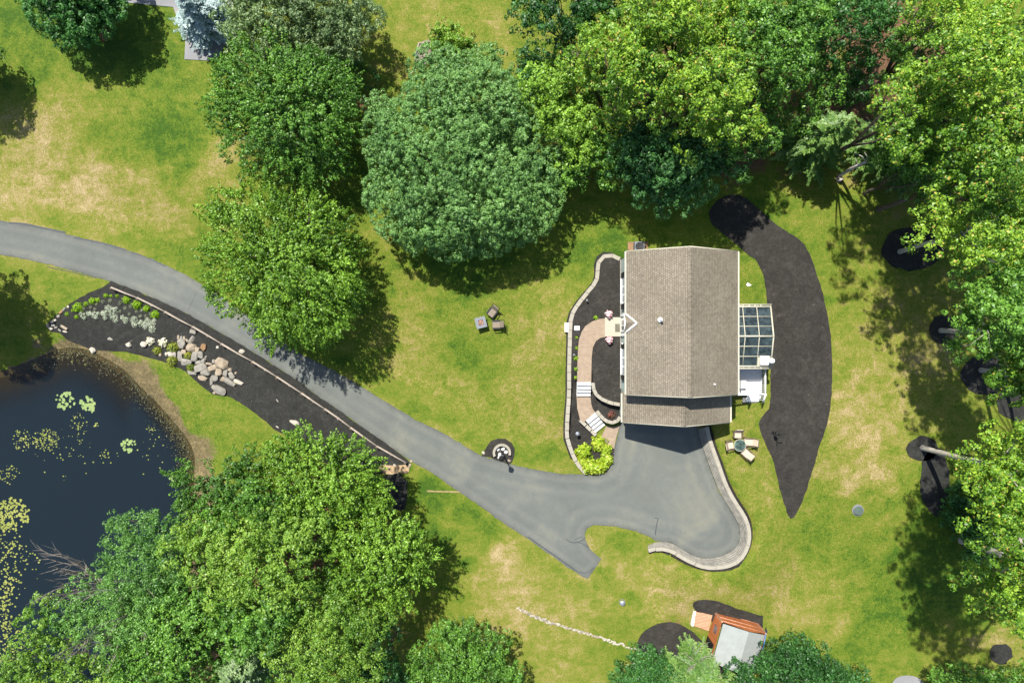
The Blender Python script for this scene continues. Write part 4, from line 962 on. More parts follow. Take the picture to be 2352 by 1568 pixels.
# ---------------------------------------------------------------- timber rail along the driveway
def rail():
    pts = [(256.4,660.7),(316.5,684.5),(380,716.5),(444,751),(509.7,790),(581,831),(637,866),(694,903.5),(747,939.5),(806.7,982.6),(866.5,1024.8),(931.5,1062)]
    P3 = []
    for a, b in pts:
        z = .45
        for _ in range(3): p = W(a, b, z); z = gz1(p.x, p.y)+.5
        P3.append(W(a, b, z))
    th = thing('timber_rail', 'long low weathered timber rail running between the mulch bed and the driveway', 'rail', (P3[0].x, P3[0].y, gz1(P3[0].x, P3[0].y)))
    for i in range(len(P3)-1):
        m = (P3[i]+P3[i+1])/2; a = P3[i]; d = (P3[i+1]-P3[i])*.02
        MB().tube([P3[i]-d, P3[i].lerp(P3[i+1], .5)+Vector((random.uniform(-.03,.03), random.uniform(-.03,.03), 0)), P3[i+1]+d], [.075,.07,.062], 8).build('rail', M['timber'], th)
    for i, p in enumerate(P3):
        for q in ([p] if i == len(P3)-1 else [p, p.lerp(P3[i+1], .5)]):
            g = gz1(q.x, q.y); big = q is p
            MB().tube([(q.x-.05, q.y-.06, g-.1), (q.x-.05, q.y-.06, q.z+(.06 if big else -.02))], .09 if big else .05, 8).build('post', M['barkd'] if big else M['timber'], th)
rail()
# row of small stones across the lower lawn
def stone_row():
    pts = resample([Vector(p) for p in [(1188,1396),(1210,1406),(1228,1415),(1262,1428),(1296,1439),(1330,1449),(1365,1459),(1395,1470),(1416,1476),(1450,1487),(1482,1495)]], 4.2)
    g0 = G(*pts[0]); th = thing('stone_edging', 'crooked low line of small pale stones crossing the lower lawn', 'stone edging', tuple(g0))
    bm_all = MB()
    k = 0
    for i, p in enumerate(pts):
        for s in range(2 if i < len(pts)*.8 else 1):
            g = G(p.x+random.uniform(-1.2,1.2), p.y+random.uniform(-2.6,2.6))
            r = random.uniform(.07,.13)
            bm = bmesh.new()
            for _ in range(11):
                v = Vector((random.gauss(0,1), random.gauss(0,1), random.gauss(0,1))).normalized(); bm.verts.new((v.x*r*1.2, v.y*r*.9, v.z*r*.6))
            bmesh.ops.convex_hull(bm, input=bm.verts); bmesh.ops.delete(bm, geom=[v for v in bm.verts if not v.link_faces], context='VERTS')
            bm.verts.index_update(); a = random.random()*6
            if k < 97:
                mb = MB().add([(g.x+v.co.x*math.cos(a)-v.co.y*math.sin(a), g.y+v.co.x*math.sin(a)+v.co.y*math.cos(a), g.z+.03+v.co.z) for v in bm.verts], [tuple(v.index for v in f.verts) for f in bm.faces])
                mb.build('stone', random.choice([M['rockG'], M['rockT'], M['rockW']]), th)
            else: bm_all.add([(g.x+v.co.x, g.y+v.co.y, g.z+.03+v.co.z) for v in bm.verts], [tuple(v.index for v in f.verts) for f in bm.faces])
            k += 1; bm.free()
    if bm_all.v: o = bm_all.build('small_stones', M['rockW'], th); o['kind'] = 'stuff'
stone_row()

# ---------------------------------------------------------------- playhouse shed
def shed():
    g0 = 0.0
    A = W(1641, 1403.6, 0); ang = math.radians(-15.5); u = Vector((math.cos(ang), math.sin(ang), 0)); v = Vector((u.y, -u.x, 0))
    Lx, Ly = 3.35, 3.0
    th = thing('garden_shed', 'small orange stained wooden shed with a pale grey roof', 'shed', (A.x+u.x*Lx/2+v.x*Ly/2, A.y+u.y*Lx/2+v.y*Ly/2, gz1(A.x, A.y)), 0)
    zg = gz1(*(A+u*Lx/2+v*Ly/2)[:2])
    def P(a, b, z): q = A+u*a+v*b; return (q.x, q.y, z+zg)
    ze, zr = 1.9, 2.45
    vs = [P(0,0,0),P(Lx,0,0),P(Lx,Ly,0),P(0,Ly,0),P(0,0,ze),P(Lx,0,ze),P(Lx,Ly,ze),P(0,Ly,ze),P(Lx*.55,0,zr-.05),P(Lx*.55,Ly,zr-.05)]
    MB().add(vs, [(0,1,5,8,4),(3,7,9,6,2),(0,4,7,3),(1,2,6,5)]).build('wall', M['cedar'], th)
    o = .22
    mb = MB()
    for s, (xa, za) in enumerate((( .12, ze-.02), (Lx-.05, ze-.02))):
        q = [P(xa,.12,za),P(Lx*.55,.02,zr),P(Lx*.55,Ly+.1,zr),P(xa,Ly+.1,za)]; q2 = [(x, y, z-.06) for x, y, z in q]
        f = [(0,1,2,3),(7,6,5,4),(0,4,5,1),(1,5,6,2),(2,6,7,3),(3,7,4,0)]
        mb.add(q+q2, [t[::-1] for t in f] if s == 0 else f)
    mb.build('roof', M['shedroof'], th)
    for z in (.12, ze*.55, ze-.12):
        MB().tube([P(-.03,-.03,z), P(Lx,-.03,z)], .035, 4).build('trim_board', M['cedar2'], th)
    for a, b in ((0,0),(Lx,0),(0,Ly)): MB().box(P(a,b,ze/2), (.12,.12,ze), ang).build('corner_post', M['cedar2'], th)
    d = MB().box(P(-.04, Ly*.74, .85), (.06, .62, 1.5), ang).build('door', M['black'], th)
    MB().box(P(-.02, Ly*.3, 1.1), (.08, .6, .5), ang).build('window', M['wglass'], th)
    Dn = [W(1598,1402.6,.32+zg), W(1636,1412,.32+zg), W(1627.5,1448,.32+zg), W(1593,1436,.32+zg)]
    dk = MB().prism([(p.x, p.y) for p in Dn], zg+.26, zg+.34).build('porch_floor', M['cedar2'], th)
    MB().prism([(p.x, p.y) for p in Dn], zg-.1, zg+.255).build('porch_base', M['barkd'], th)
    a, b = Dn[0], Dn[3]
    MB().box(((a.x+b.x)/2-.1, (a.y+b.y)/2, zg+.2), (.16, (a-b).length, .38), math.atan2(-(b.x-a.x), (b.y-a.y))+math.pi).build('edge_board', M['white'], th)
    # blue tarp hanging down the far side
    tp = thing('blue_tarp', 'crumpled blue plastic tarp hanging off the right side of the shed', 'tarp', P(Lx+.2, 1.0, 0))
    n, m = 10, 8; vs = []
    for i in range(n):
        for j in range(m):
            t, w = i/(n-1), j/(m-1)
            a = Lx+.03+.70*w**.8+.05*math.sin(i*2.1+j); bb = -.05+1.9*t; z = 1.75*(1-w)+.06+.07*math.sin(3.1*i)*math.cos(2*j)
            vs.append(P(a, bb, z))
    MB().add(vs, [(i*m+j, i*m+j+1, (i+1)*m+j+1, (i+1)*m+j) for i in range(n-1) for j in range(m-1)]).build('sheet', M['blue'], tp)
    MB().tube([P(Lx+.0, -.08, 1.86), P(Lx+.1, .9, 1.84), P(Lx+.06, 1.8, 1.86)], .05, 6).build('rolled_edge', M['blue'], tp)
shed()

# timber garden bed at the top lawn
g = G(962, 99); th = thing('raised_bed', 'timber edged bare garden bed at the top of the lawn', 'garden bed', tuple(g))
def gp(x, y, dz=0): return tuple(G(x, y, dz))
MB().tube([gp(962,99,.1), gp(957,120,.1), gp(952,141,.1)], .06, 4).build('timber_edge', M['timber'], th)
MB().tube([gp(962,99,.1), gp(968,101,.12), gp(991,96,.1)], .05, 4).build('timber_edge', M['timber'], th)
for k in range(3): MB().tube([gp(966,100+k*2,.25), gp(990,103+k*3,.2)], .025, 5).build('stick', M['barkd'], th)
sheet('garden_soil', [(962,99),(985,92),(992,96),(995,120),(1000,140),(975,150),(952,141)], M['soil'], dz=.05, step=.4)
g = G(957, 129); th = thing('bucket', 'small green and white bucket at the edge of the timber garden bed', 'bucket', tuple(g))
MB().lathe((0,0,0), [(.11,0),(.14,.28),(.15,.28),(.13,.25),(.02,.22)], 14).build('pail', M['greenp'], th, world=False); MB().tube([(.14*math.cos(a), .05, .28+.14*math.sin(a)) for a in np.linspace(0, 3.14, 9)], .01, 5).build('handle', M['white'], th, world=False)

# ---------------------------------------------------------------- plants
def unit(v): return v/np.maximum(1e-9, np.linalg.norm(v, axis=-1, keepdims=True))
def leaf_quads(c, nrm, ln, asp=.6, bend=True):
    n = len(c); r = rng.normal(size=(n, 3)); t = unit(np.cross(nrm, r)); b = np.cross(nrm, t)
    ln = np.broadcast_to(np.asarray(ln), (n,))[:, None]
    w = ln*asp
    return np.stack([c - t*ln*.5, c - b*w*.5 + t*ln*.05, c + t*ln*.5, c + b*w*.5 + t*ln*.05], 1)
def lobes_world(lobes):
    """(x, y, radius, height of its middle, flatness)"""
    out = []
    for lb in lobes:
        x, y, r, h = lb[:4]; fl = lb[4] if len(lb) > 4 else .7
        p = W(x, y, h); k = (H-h)/H; R_ = r*k/PX
        out.append((np.array(p), np.array([R_, R_, R_*fl])))
    return out
def sphere_dirs(n, zmin=-.35):
    u = rng.uniform(zmin, 1, n); a = rng.uniform(0, 2*np.pi, n); q = np.sqrt(1-u*u)
    return np.stack([q*np.cos(a), q*np.sin(a), u], 1)
def inside_any(P, cs, rs, idx, thr):
    r = np.zeros(len(P), bool)
    for s in range(0, len(cs), 40):
        d = (((P[:, None, :]-cs[None, s:s+40])/rs[None, s:s+40])**2).sum(2)
        own = idx[:, None] == np.arange(s, min(s+40, len(cs)))[None]
        r |= ((d < thr) & ~own).any(1)
    return r
def crown_quads(lobes, clump=1.0, leaf=.17, dens=4.5, nleaf=30, tr=.30, style='dome', rough=.30, gap=.0, inner=.95):
    LW = lobes_world(lobes); cs = []; rs = []
    for c, r in LW:
        A = 2.6*math.pi*r[0]*(r[0]+r[2])/2
        n = max(5, int(A/(clump*clump)*.55))
        d = sphere_dirs(n, -.4)
        if gap: d = d[rng.random(n) > gap]
        rad = 1 - clump*.6/r[0] + rng.normal(0, rough*.5, len(d))*clump/np.maximum(r[0], clump)*1.2
        p = c + d*r*np.clip(rad, .3, 1.06)[:, None]; p[:, 2] += rng.normal(0, rough*clump*.7, len(d))
        q = clump*rng.uniform(.5, 1.1, len(d))
        cs.append(p); rs.append(np.stack([q, q, q*.8], 1))
    cs = np.vstack(cs); rs = np.vstack(rs)
    big_c = np.array([c for c, r in LW]); big_r = np.array([r for c, r in LW])
    keep = ~inside_any(cs, big_c, big_r*.80, np.full(len(cs), -1), .62)
    cs = cs[keep]; rs = rs[keep]
    ntuft = np.maximum(3, (dens*4.9*rs[:,0]**2).astype(int))
    idx = np.repeat(np.arange(len(cs)), ntuft); d = sphere_dirs(len(idx), -.3)
    p = cs[idx] + d*rs[idx]*rng.uniform(.78, 1.10, len(idx))[:, None]
    ok = ~inside_any(p, cs, rs, idx, .55)
    T = p[ok]; TN = unit(d[ok]*.8 + np.array([0, 0, .5]))
    pi = []
    for c, r in LW:
        n = int(inner*dens*math.pi*r[0]**2*1.2); dd = sphere_dirs(n, -.4); pi.append(c + dd*r*(rng.uniform(.2, .68, n)[:, None]))
    pi = np.vstack(pi); T = np.vstack([T, pi]); TN = np.vstack([TN, np.tile([0, 0, 1.], (len(pi), 1))])
    nt = len(T); sz = tr*rng.uniform(.55, 1.35, nt)
    ti = np.repeat(np.arange(nt), nleaf); n = len(ti)
    if style == 'dome':
        dd = unit(unit(rng.normal(size=(n, 3))) + TN[ti]*.75)
        c = T[ti] + dd*sz[ti][:, None]*rng.uniform(.72, 1.0, n)[:, None]
        nr = unit(dd*1.0 + rng.normal(size=(n, 3))*.34 + np.array([0, 0, .12]))
    else:
        ctr = big_c.mean(0)
        ax = T - ctr; ax[:, 2] *= .5; ax = unit(ax + rng.normal(size=(nt, 3))*1.0*np.array([1, 1, .4]) + np.array([0, 0, .9]))
        u = rng.uniform(-.7, 1.0, n); sp = unit(rng.normal(size=(n, 3)))
        c = T[ti] + ax[ti]*(u*sz[ti]*1.25)[:, None] + sp*(sz[ti]*.42*(1.15-u*.75))[:, None]
        nr = unit(sp*.75 + ax[ti]*.5 + rng.normal(size=(n, 3))*.35 + np.array([0, 0, .25]))
    return leaf_quads(c, nr, leaf*rng.uniform(.65, 1.3, n), .62)
def limb_tubes(mb, base, LW, r0, forkz, n=6):
    top = Vector(base); 
    cen = Vector(sum((c for c, r in LW), np.zeros(3))/len(LW))
    fork = Vector((base[0]*.7+cen.x*.3, base[1]*.7+cen.y*.3, forkz))
    mid = (Vector(base)+fork)/2 + Vector((random.uniform(-.15,.15), random.uniform(-.15,.15), 0))
    mb.tube([Vector(base)-Vector((0,0,.3)), Vector(base)+Vector((0,0,.25)), mid, fork], [r0*1.35, r0, r0*.85, r0*.75], 10)
    for c, r in LW:
        for k in range(3 if r[0] > 2 else 1):
            a = random.random()*6.28; e = Vector(c) + Vector((math.cos(a)*r[0]*.6, math.sin(a)*r[0]*.6, r[2]*random.uniform(-.1,.5)))
            m = fork.lerp(e, .5)+Vector((random.uniform(-.4,.4), random.uniform(-.4,.4), -.3))
            mb.tube([fork, m, e], [r0*.5, r0*.3, r0*.08], 6)
            for q in range(3):
                e2 = m.lerp(e, random.uniform(.2,.8)); v = Vector((random.uniform(-1,1), random.uniform(-1,1), random.uniform(0,.7)))*min(1.6, r[0]*.6)
                mb.tube([e2, e2+v*.5, e2+v], [r0*.14, r0*.09, r0*.03], 5)
NLEAF = 0
def tree(name, label, mat, lobes, base=None, tr_=.16, bark='bark', cat='tree', group=None, trunk=True, **kw):
    global NLEAF
    if min(l[3] for l in lobes) > 9.5: lobes = [(l[0], l[1], l[2]*random.uniform(.9, 1.05), l[3]+random.uniform(-2.6, 1.2))+tuple(l[4:]) for l in lobes]; kw['clump'] = kw.get('clump', 1)*1.45; kw['rough'] = .42
    elif min(l[3] for l in lobes) > 4.9 and 'huge' not in label: lobes = [(l[0], l[1], l[2], l[3]+random.uniform(-.9, .7))+tuple(l[4:]) for l in lobes]; kw['clump'] = kw.get('clump', 1)*1.2; kw['rough'] = .36
    LW = lobes_world(lobes)
    if base is None:
        tr_ = tr_*.7
        c = sum((c for c, r in LW), np.zeros(3))/len(LW); g = gz1(c[0], c[1]); b = Vector((c[0], c[1], g))
    else: b = G(*base)
    if base is None and bark == 'bark': bark = 'barkd'
    th = thing(name, label, cat, tuple(b), 0, group)
    V = crown_quads(lobes, **kw); NLEAF += len(V)
    V = V - np.array(b)
    me = quads_mesh('crown', V, L[mat]); o = bpy.data.objects.new('crown', me); C.objects.link(o); o.parent = th
    if trunk:
        mb = MB(); zc = min(c[2]-r[2]*.5 for c, r in LW)*(1 if base else .5); limb_tubes(mb, b, LW, tr_, max(b.z+.5, zc)); mb.build('trunk', M[bark], th)
    return th
def conifer(name, label, mat, base, h, r, tw=.42, whorl=.42, bark='barkd', droop=.12, nb=9, tilt=(0,0), cat='tree', z0=.8, wid=.5):
    b = G(*base); th = thing(name, label, cat, tuple(b)); Q = []; br = MB()
    z = z0
    while z < h-.1:
        t = (z-z0)/(h-z0); rr = r*(1-t)**.75*random.uniform(.8,1.12)+.08
        n = max(4, int(nb*(1-t*.5))); a0 = random.random()*6
        for k in range(n):
            a = a0 + k*2*math.pi/n + random.uniform(-.2,.2); R_ = rr*random.uniform(.7,1.15)
            d = np.array([math.cos(a), math.sin(a), 0]); s = np.array([-d[1], d[0], 0])
            m = max(3, int(R_/ .07)); u = (np.arange(m)+.6)/m; u = np.repeat(u, 2); side = np.tile([-1., 1.], m)
            rise = .25*R_*(1-t) 
            ctr = np.outer(u*R_, d); ctr[:, 2] = z + rise*u - droop*R_*u*u*2.2 + rng.normal(0, .03, len(u))
            ln = wid*R_*np.sin(np.clip(u*1.1+.12, 0, 1)*np.pi)**.8*.55 + .10
            ln = np.minimum(ln, .55)*rng.uniform(.7, 1.2, len(u))
            dirv = unit(d*.75 + s*side[:, None]*.95 + rng.normal(size=(len(u), 3))*.12)
            tip = ctr + dirv*ln[:, None]; tip[:, 2] -= .05
            wv = np.cross(dirv, [0, 0, 1.]); wv = unit(wv)*tw*.16
            # each twig as three short needle sprays
            for f0, f1 in ((0, .45), (.35, .75), (.65, 1.05)):
                p0 = ctr + (tip-ctr)*f0; p1 = ctr + (tip-ctr)*f1; pm = (p0+p1)/2; j = rng.normal(size=p0.shape)*.02
                Q.append(np.stack([p0+j, pm-wv+j, p1+j, pm+wv+j+np.array([0,0,.03])], 1))
            br.tube([(0,0,z), tuple(d*R_*.5+np.array([0,0,z+rise*.5-droop*R_*.5])), tuple(d*R_*.92+np.array([0,0,z+rise*.9-droop*R_*1.8]))], [.03,.02,.008], 4, caps=False)
        z += whorl*random.uniform(.8,1.15)
    V = np.vstack(Q); V[:, :, 0] += V[:, :, 2]*tilt[0]; V[:, :, 1] += V[:, :, 2]*tilt[1]
    me = quads_mesh('crown', V, L[mat]); o = bpy.data.objects.new('crown', me); C.objects.link(o); o.parent = th
    br.tube([(0,0,-.3), (h*.5*tilt[0], h*.5*tilt[1], h*.5), (h*tilt[0], h*tilt[1], h)], [.16*h/9, .10*h/9, .02], 8); br.build('trunk', M[bark], th, world=False)
    return th

# free-standing trees on the left and centre
tree('maple_tree', 'dark green tree at the top left corner, standing over a small red mulch ring', 'dark', [(150,-5,85,4.5),(95,-20,60,4.2),(215,15,62,4.6),(175,60,52,4.0),(235,45,48,3.8),(265,0,45,4.5),(150,-80,110,5.5),(205,90,22,3.6)], base=(236,70), tr_=.14, clump=.8, dens=6.5)
tree('maple_tree', 'dark tree cut off by the left edge high on the lawn', 'dark', [(-140,110,75,5),(-80,120,50,4.2),(-50,150,40,3.2),(-80,180,45,3.4),(-30,190,26,2.6),(-25,140,28,3)], clump=.7, dens=5.5)
tree('maple_tree', 'green tree beyond the left edge whose shade falls on the lawn by the pond', 'green', [(-140,620,85,5,.8),(-95,665,50,3.6),(-120,715,70,4.5),(-78,752,45,2.6),(-150,690,70,5),(-85,710,45,3)], clump=.8, dens=6.5, inner=1.2)
tree('oak_tree', 'dull grey green wide tree at the top, left of the pale blue-green dome tree', 'grey', [(620,20,110,5.5),(730,30,110,5.5),(800,60,70,5),(700,100,100,4.8),(600,90,80,5),(790,120,50,4.5),(560,30,60,5.5),(660,-60,130,6),(830,20,50,4.6)], clump=.8, dens=4.7, tr_=.2, leaf=.14)
tree('maple_tree', 'mid green oval tree left of the pale blue-green dome tree', 'green', [(620,180,110,6,.8),(700,240,120,6,.8),(570,250,90,5.2),(620,310,105,5.5),(710,340,90,5),(760,280,70,5),(740,190,80,5.5),(690,390,50,4.5),(545,170,50,5)], clump=.75, dens=5.0, style='spray', tr_=.22, leaf=.15)
tree('maple_tree', 'bright green spreading tree overhanging the curved driveway', 'bright', [(600,530,110,5,.75),(700,560,110,5,.75),(580,620,110,4.8),(700,660,130,5.5,.8),(650,740,70,4.2),(760,600,70,4.4),(520,490,50,4.4),(490,560,40,4.2),(790,680,55,4),(730,750,50,3.6),(740,500,50,4.6),(640,460,40,4.6),(600,700,60,4.2)], clump=.72, dens=5.0, style='spray', tr_=.24, leaf=.15)
tree('maple_tree', 'huge domed tree with pale blue-green leaves in the middle of the photo', 'maple', [(1060,370,205,5.6,.62),(1040,225,105,5.6,.7),(1190,320,105,5.2,.7),(920,330,90,5.2,.7),(940,450,105,5,.7),(1040,500,95,4.8,.7),(1180,450,110,5,.7),(1120,160,50,5.2),(1000,160,60,5.4),(1255,400,50,4.6),(880,270,50,4.8),(1130,545,45,4.4),(960,555,35,4.2),(1090,270,120,6.4,.6)], clump=.60, dens=8.0, tr=.22, leaf=.125, tr_=.32, rough=.16)
tree('small_tree', 'small bright green bushy tree beside the timber garden bed at the top', 'bright', [(1025,80,38,2.4),(1050,100,28,2),(1010,100,26,1.8),(1078,112,26,1.2)], clump=.45, dens=5.6, leaf=.13, tr=.22, tr_=.06)
tree('maple_tree', 'round mid green tree at the bottom edge below the turning spur', 'green', [(1060,1500,85,3.2,.8),(1000,1540,70,3),(1120,1510,62,3),(1080,1570,90,3.2),(1040,1455,42,2.8),(960,1560,42,2.6),(1150,1560,50,2.8)], clump=.62, dens=5.6, leaf=.14, tr_=.14)
conifer('spruce_tree', 'silvery blue spruce at the top beside the grey neighbour driveway', 'spruce', (486,66), 5.0, 2.2, whorl=.3, nb=11)

# woods above the house
tree('oak_tree', 'dark green gappy tree at the upper left corner of the woods', 'dark', [(1240,30,62,8),(1300,80,45,7),(1260,-30,70,8),(1340,30,60,8),(1390,-20,60,9)], clump=.8, dens=4.5)
tree('shrub', 'low blue green thicket at the left foot of the woods', 'teal', [(1225,165,48,2),(1200,195,30,1.6),(1265,150,35,2.2)], clump=.5, dens=5.0, tr_=.08, cat='shrub')
tree('maple_tree', 'bright green tree wedged right beside the huge pale dome tree', 'bright', [(1270,215,70,7,.8),(1310,265,70,7,.8),(1250,255,50,6.5),(1330,330,60,6),(1300,170,50,7)], clump=.75, dens=4.3, tr_=.2)
tree('maple_tree', 'mid green tree filling the gap right of the huge dome tree', 'green', [(1340,380,42,5),(1370,330,50,6),(1310,400,42,5),(1385,400,35,4.6)], clump=.7, dens=4.3, tr_=.16)
tree('oak_tree', 'broad yellow-green oak near the upper left of the woods', 'yellow', [(1390,90,85,12,.6),(1440,150,90,12,.6),(1360,170,70,11,.6),(1480,80,80,13,.6),(1430,215,60,11),(1400,260,38,10)], clump=.95, dens=4.0, tr_=.28, tr=.34)
tree('oak_tree', 'yellow-green oak at the top middle of the woods', 'yellow', [(1560,30,85,13,.6),(1640,60,80,13,.6),(1600,110,70,12,.6),(1540,-30,80,13,.6),(1690,10,70,13)], clump=.95, dens=4.0, tr_=.28, tr=.34)
tree('oak_tree', 'yellow tinted oak in the middle of the woods, above the dark blue-green tree', 'yellow', [(1580,200,85,12,.6),(1650,230,75,12,.6),(1700,190,60,12),(1620,280,55,10.5),(1540,240,50,11),(1690,270,45,10.5),(1740,290,50,11)], clump=.95, dens=4.0, tr_=.28, tr=.34)
tree('maple_tree', 'dark blue-green tree closest to the top left roof corner', 'teal', [(1470,330,75,6.5,.7),(1530,370,85,6.5,.7),(1590,330,75,7,.7),(1480,410,62,5.2),(1560,430,58,5),(1600,400,60,5.5),(1660,370,50,6),(1430,390,32,5),(1520,465,25,4.6),(1640,320,50,7)], clump=.75, dens=4.7, tr_=.22)
tree('maple_tree', 'small bright green crown tip over the upper end of the east mulch strip', 'green', [(1700,410,32,6.5),(1740,330,42,8),(1680,350,36,7.5),(1750,270,40,8)], clump=.7, dens=4.3, tr_=.14)
tree('oak_tree', 'mid green oak in the upper middle woods, right of the yellow tinted oaks', 'green', [(1760,60,80,12,.6),(1780,130,80,11,.6),(1720,120,60,12),(1830,40,80,12,.6),(1840,110,60,10),(1770,200,50,9)], clump=.95, dens=3.7, tr_=.26, tr=.34)
tree('oak_tree', 'shaded dark green oak in the upper right part of the woods', 'dark', [(1930,60,80,9,.6),(1970,-10,90,10,.6),(1900,-20,70,10),(2010,50,50,8),(1880,130,50,8)], clump=1.0, dens=3.1, gap=.15, inner=.25, tr_=.24)
tree('shrub', 'dark understorey bush in the shaded gap of the woods', 'dark', [(1960,185,45,3),(1900,170,40,3.5),(1990,140,45,3),(1930,230,35,2.5)], clump=.7, dens=3.1, gap=.2, tr_=.06, cat='shrub')
conifer('hemlock_tree', 'pale green hemlock whose star-like boughs lie left of the leaf-litter clearing', 'hemlock', (1838,350), 8, 3.3, tw=.5, nb=8, whorl=.55, wid=.45)
conifer('hemlock_tree', 'pale green hemlock right of the leaf-litter clearing, above the leaning trunk', 'hemlock', (1992,345), 8.0, 2.7, tw=.5, nb=8, whorl=.55, wid=.45)
conifer('hemlock_tree', 'smaller shaded hemlock at the right edge of the leaf-litter clearing', 'hemlock', (2050,385), 7, 2.7, tw=.5, nb=9, whorl=.45, wid=.45)
tree('oak_tree', 'yellow-green oak above the grey leaning trunk', 'yellow', [(2090,170,70,14,.6),(2140,230,80,14,.6),(2070,230,50,13),(2130,310,62,13,.6),(2180,180,70,14,.6),(2060,330,35,12.5)], clump=1.0, dens=3.7, gap=.12, tr_=.28, tr=.34)
tree('oak_tree', 'yellow-green oak at the top right of the woods', 'yellow', [(2200,60,90,14,.6),(2130,80,60,13),(2280,40,80,15,.6),(2250,120,80,14,.6),(2180,-10,90,14)], clump=1.0, dens=3.7, gap=.08, tr_=.28, tr=.34)
tree('oak_tree', 'yellow-green oak cut by the right edge, below the top right corner', 'yellow', [(2290,180,80,15,.6),(2340,120,70,15),(2230,240,75,14,.6),(2320,270,75,15,.6),(2380,210,90,15)], clump=1.0, dens=3.7, gap=.08, tr_=.28, tr=.34)
tree('maple_tree', 'shaded mid green tree between the yellow oaks and the leaning trunk', 'green', [(2090,380,55,8),(2150,400,60,9),(2120,440,42,7.5),(2040,370,35,7)], clump=.9, dens=3.4, gap=.12, tr_=.18)
tree('oak_tree', 'yellow-green oak at the right edge above the first bare trunk', 'yellow', [(2220,340,75,14,.6),(2290,370,75,15,.6),(2350,330,70,15),(2200,410,55,13),(2270,440,60,14,.6),(2350,430,70,15)], clump=1.0, dens=3.7, gap=.08, tr_=.28, tr=.34)
tree('oak_tree', 'oak over the round mulch bed whose pale trunk leans out to the left', 'yellow', [(2190,510,62,13,.6),(2250,560,75,13,.6),(2320,520,70,14,.6),(2200,575,50,12),(2330,600,70,14),(2160,540,34,12),(2150,470,32,12)], base=(2066,578), gap=.12, clump=.95, dens=3.7, tr_=.18, tr=.34)
tree('oak_tree', 'large mid green oak with its trunk foot in the small round mulch ring', 'green', [(2250,680,62,12,.7),(2300,720,80,13,.7),(2220,740,45,11),(2270,790,55,11),(2340,790,70,12),(2350,690,70,13),(2190,790,28,9),(2330,840,45,10)], base=(2160,759), clump=.9, dens=4.0, tr_=.18, tr=.34)
tree('oak_tree', 'oak at the right edge above the last trunk pair, its crown a small lobe', 'yellow', [(2335,860,45,11),(2360,890,50,12),(2320,890,25,10.5),(2400,850,70,13)], base=(2252,850), clump=.8, dens=4.0, tr_=.18)
tree('oak_tree', 'bright yellow-green oak whose long pale trunk leans left over the lawn', 'yellow', [(2290,1020,52,14,.7),(2330,1070,75,15,.7),(2275,1080,42,13),(2300,1130,50,13.5),(2360,1000,60,15),(2360,1150,70,15),(2420,1080,110,16,.6)], base=(2118,1028), clump=.95, dens=4.0, tr_=.20, tr=.34)
tree('oak_tree', 'oak at the right edge over the dark undergrowth, below the long pale trunk', 'yellow', [(2300,1230,60,14,.7),(2340,1180,60,14),(2345,1290,75,15,.7),(2290,1340,45,13.5),(2340,1390,60,14,.6),(2420,1280,100,16),(2250,1360,16,12.5)], base=(2210,1240), clump=.95, dens=4.0, tr_=.28, tr=.34)
tree('shrub', 'dark green undergrowth shrub beside the oval mulch bed on the right lawn', 'dark', [(2210,1150,42,2.5),(2250,1200,60,3),(2190,1190,30,2),(2290,1270,60,3),(2240,1260,42,2.5),(2300,1160,50,3.5)], clump=.6, dens=5.0, tr_=.08, cat='shrub')
tree('oak_tree', 'oak beyond the lower right corner that only dapples the lawn with shade', 'yellow', [(2410,1460,90,15,.6),(2470,1380,90,15),(2390,1540,60,14)], base=(2235,1235), gap=.2, clump=1.0, dens=3.1)
tree('oak_tree', 'tall oak beyond the right edge between the two mulch ringed trunks', 'green', [(2430,620,90,15,.6),(2450,760,100,15,.6),(2430,930,70,14)], base=(2300,860), clump=1.0, dens=3.1)


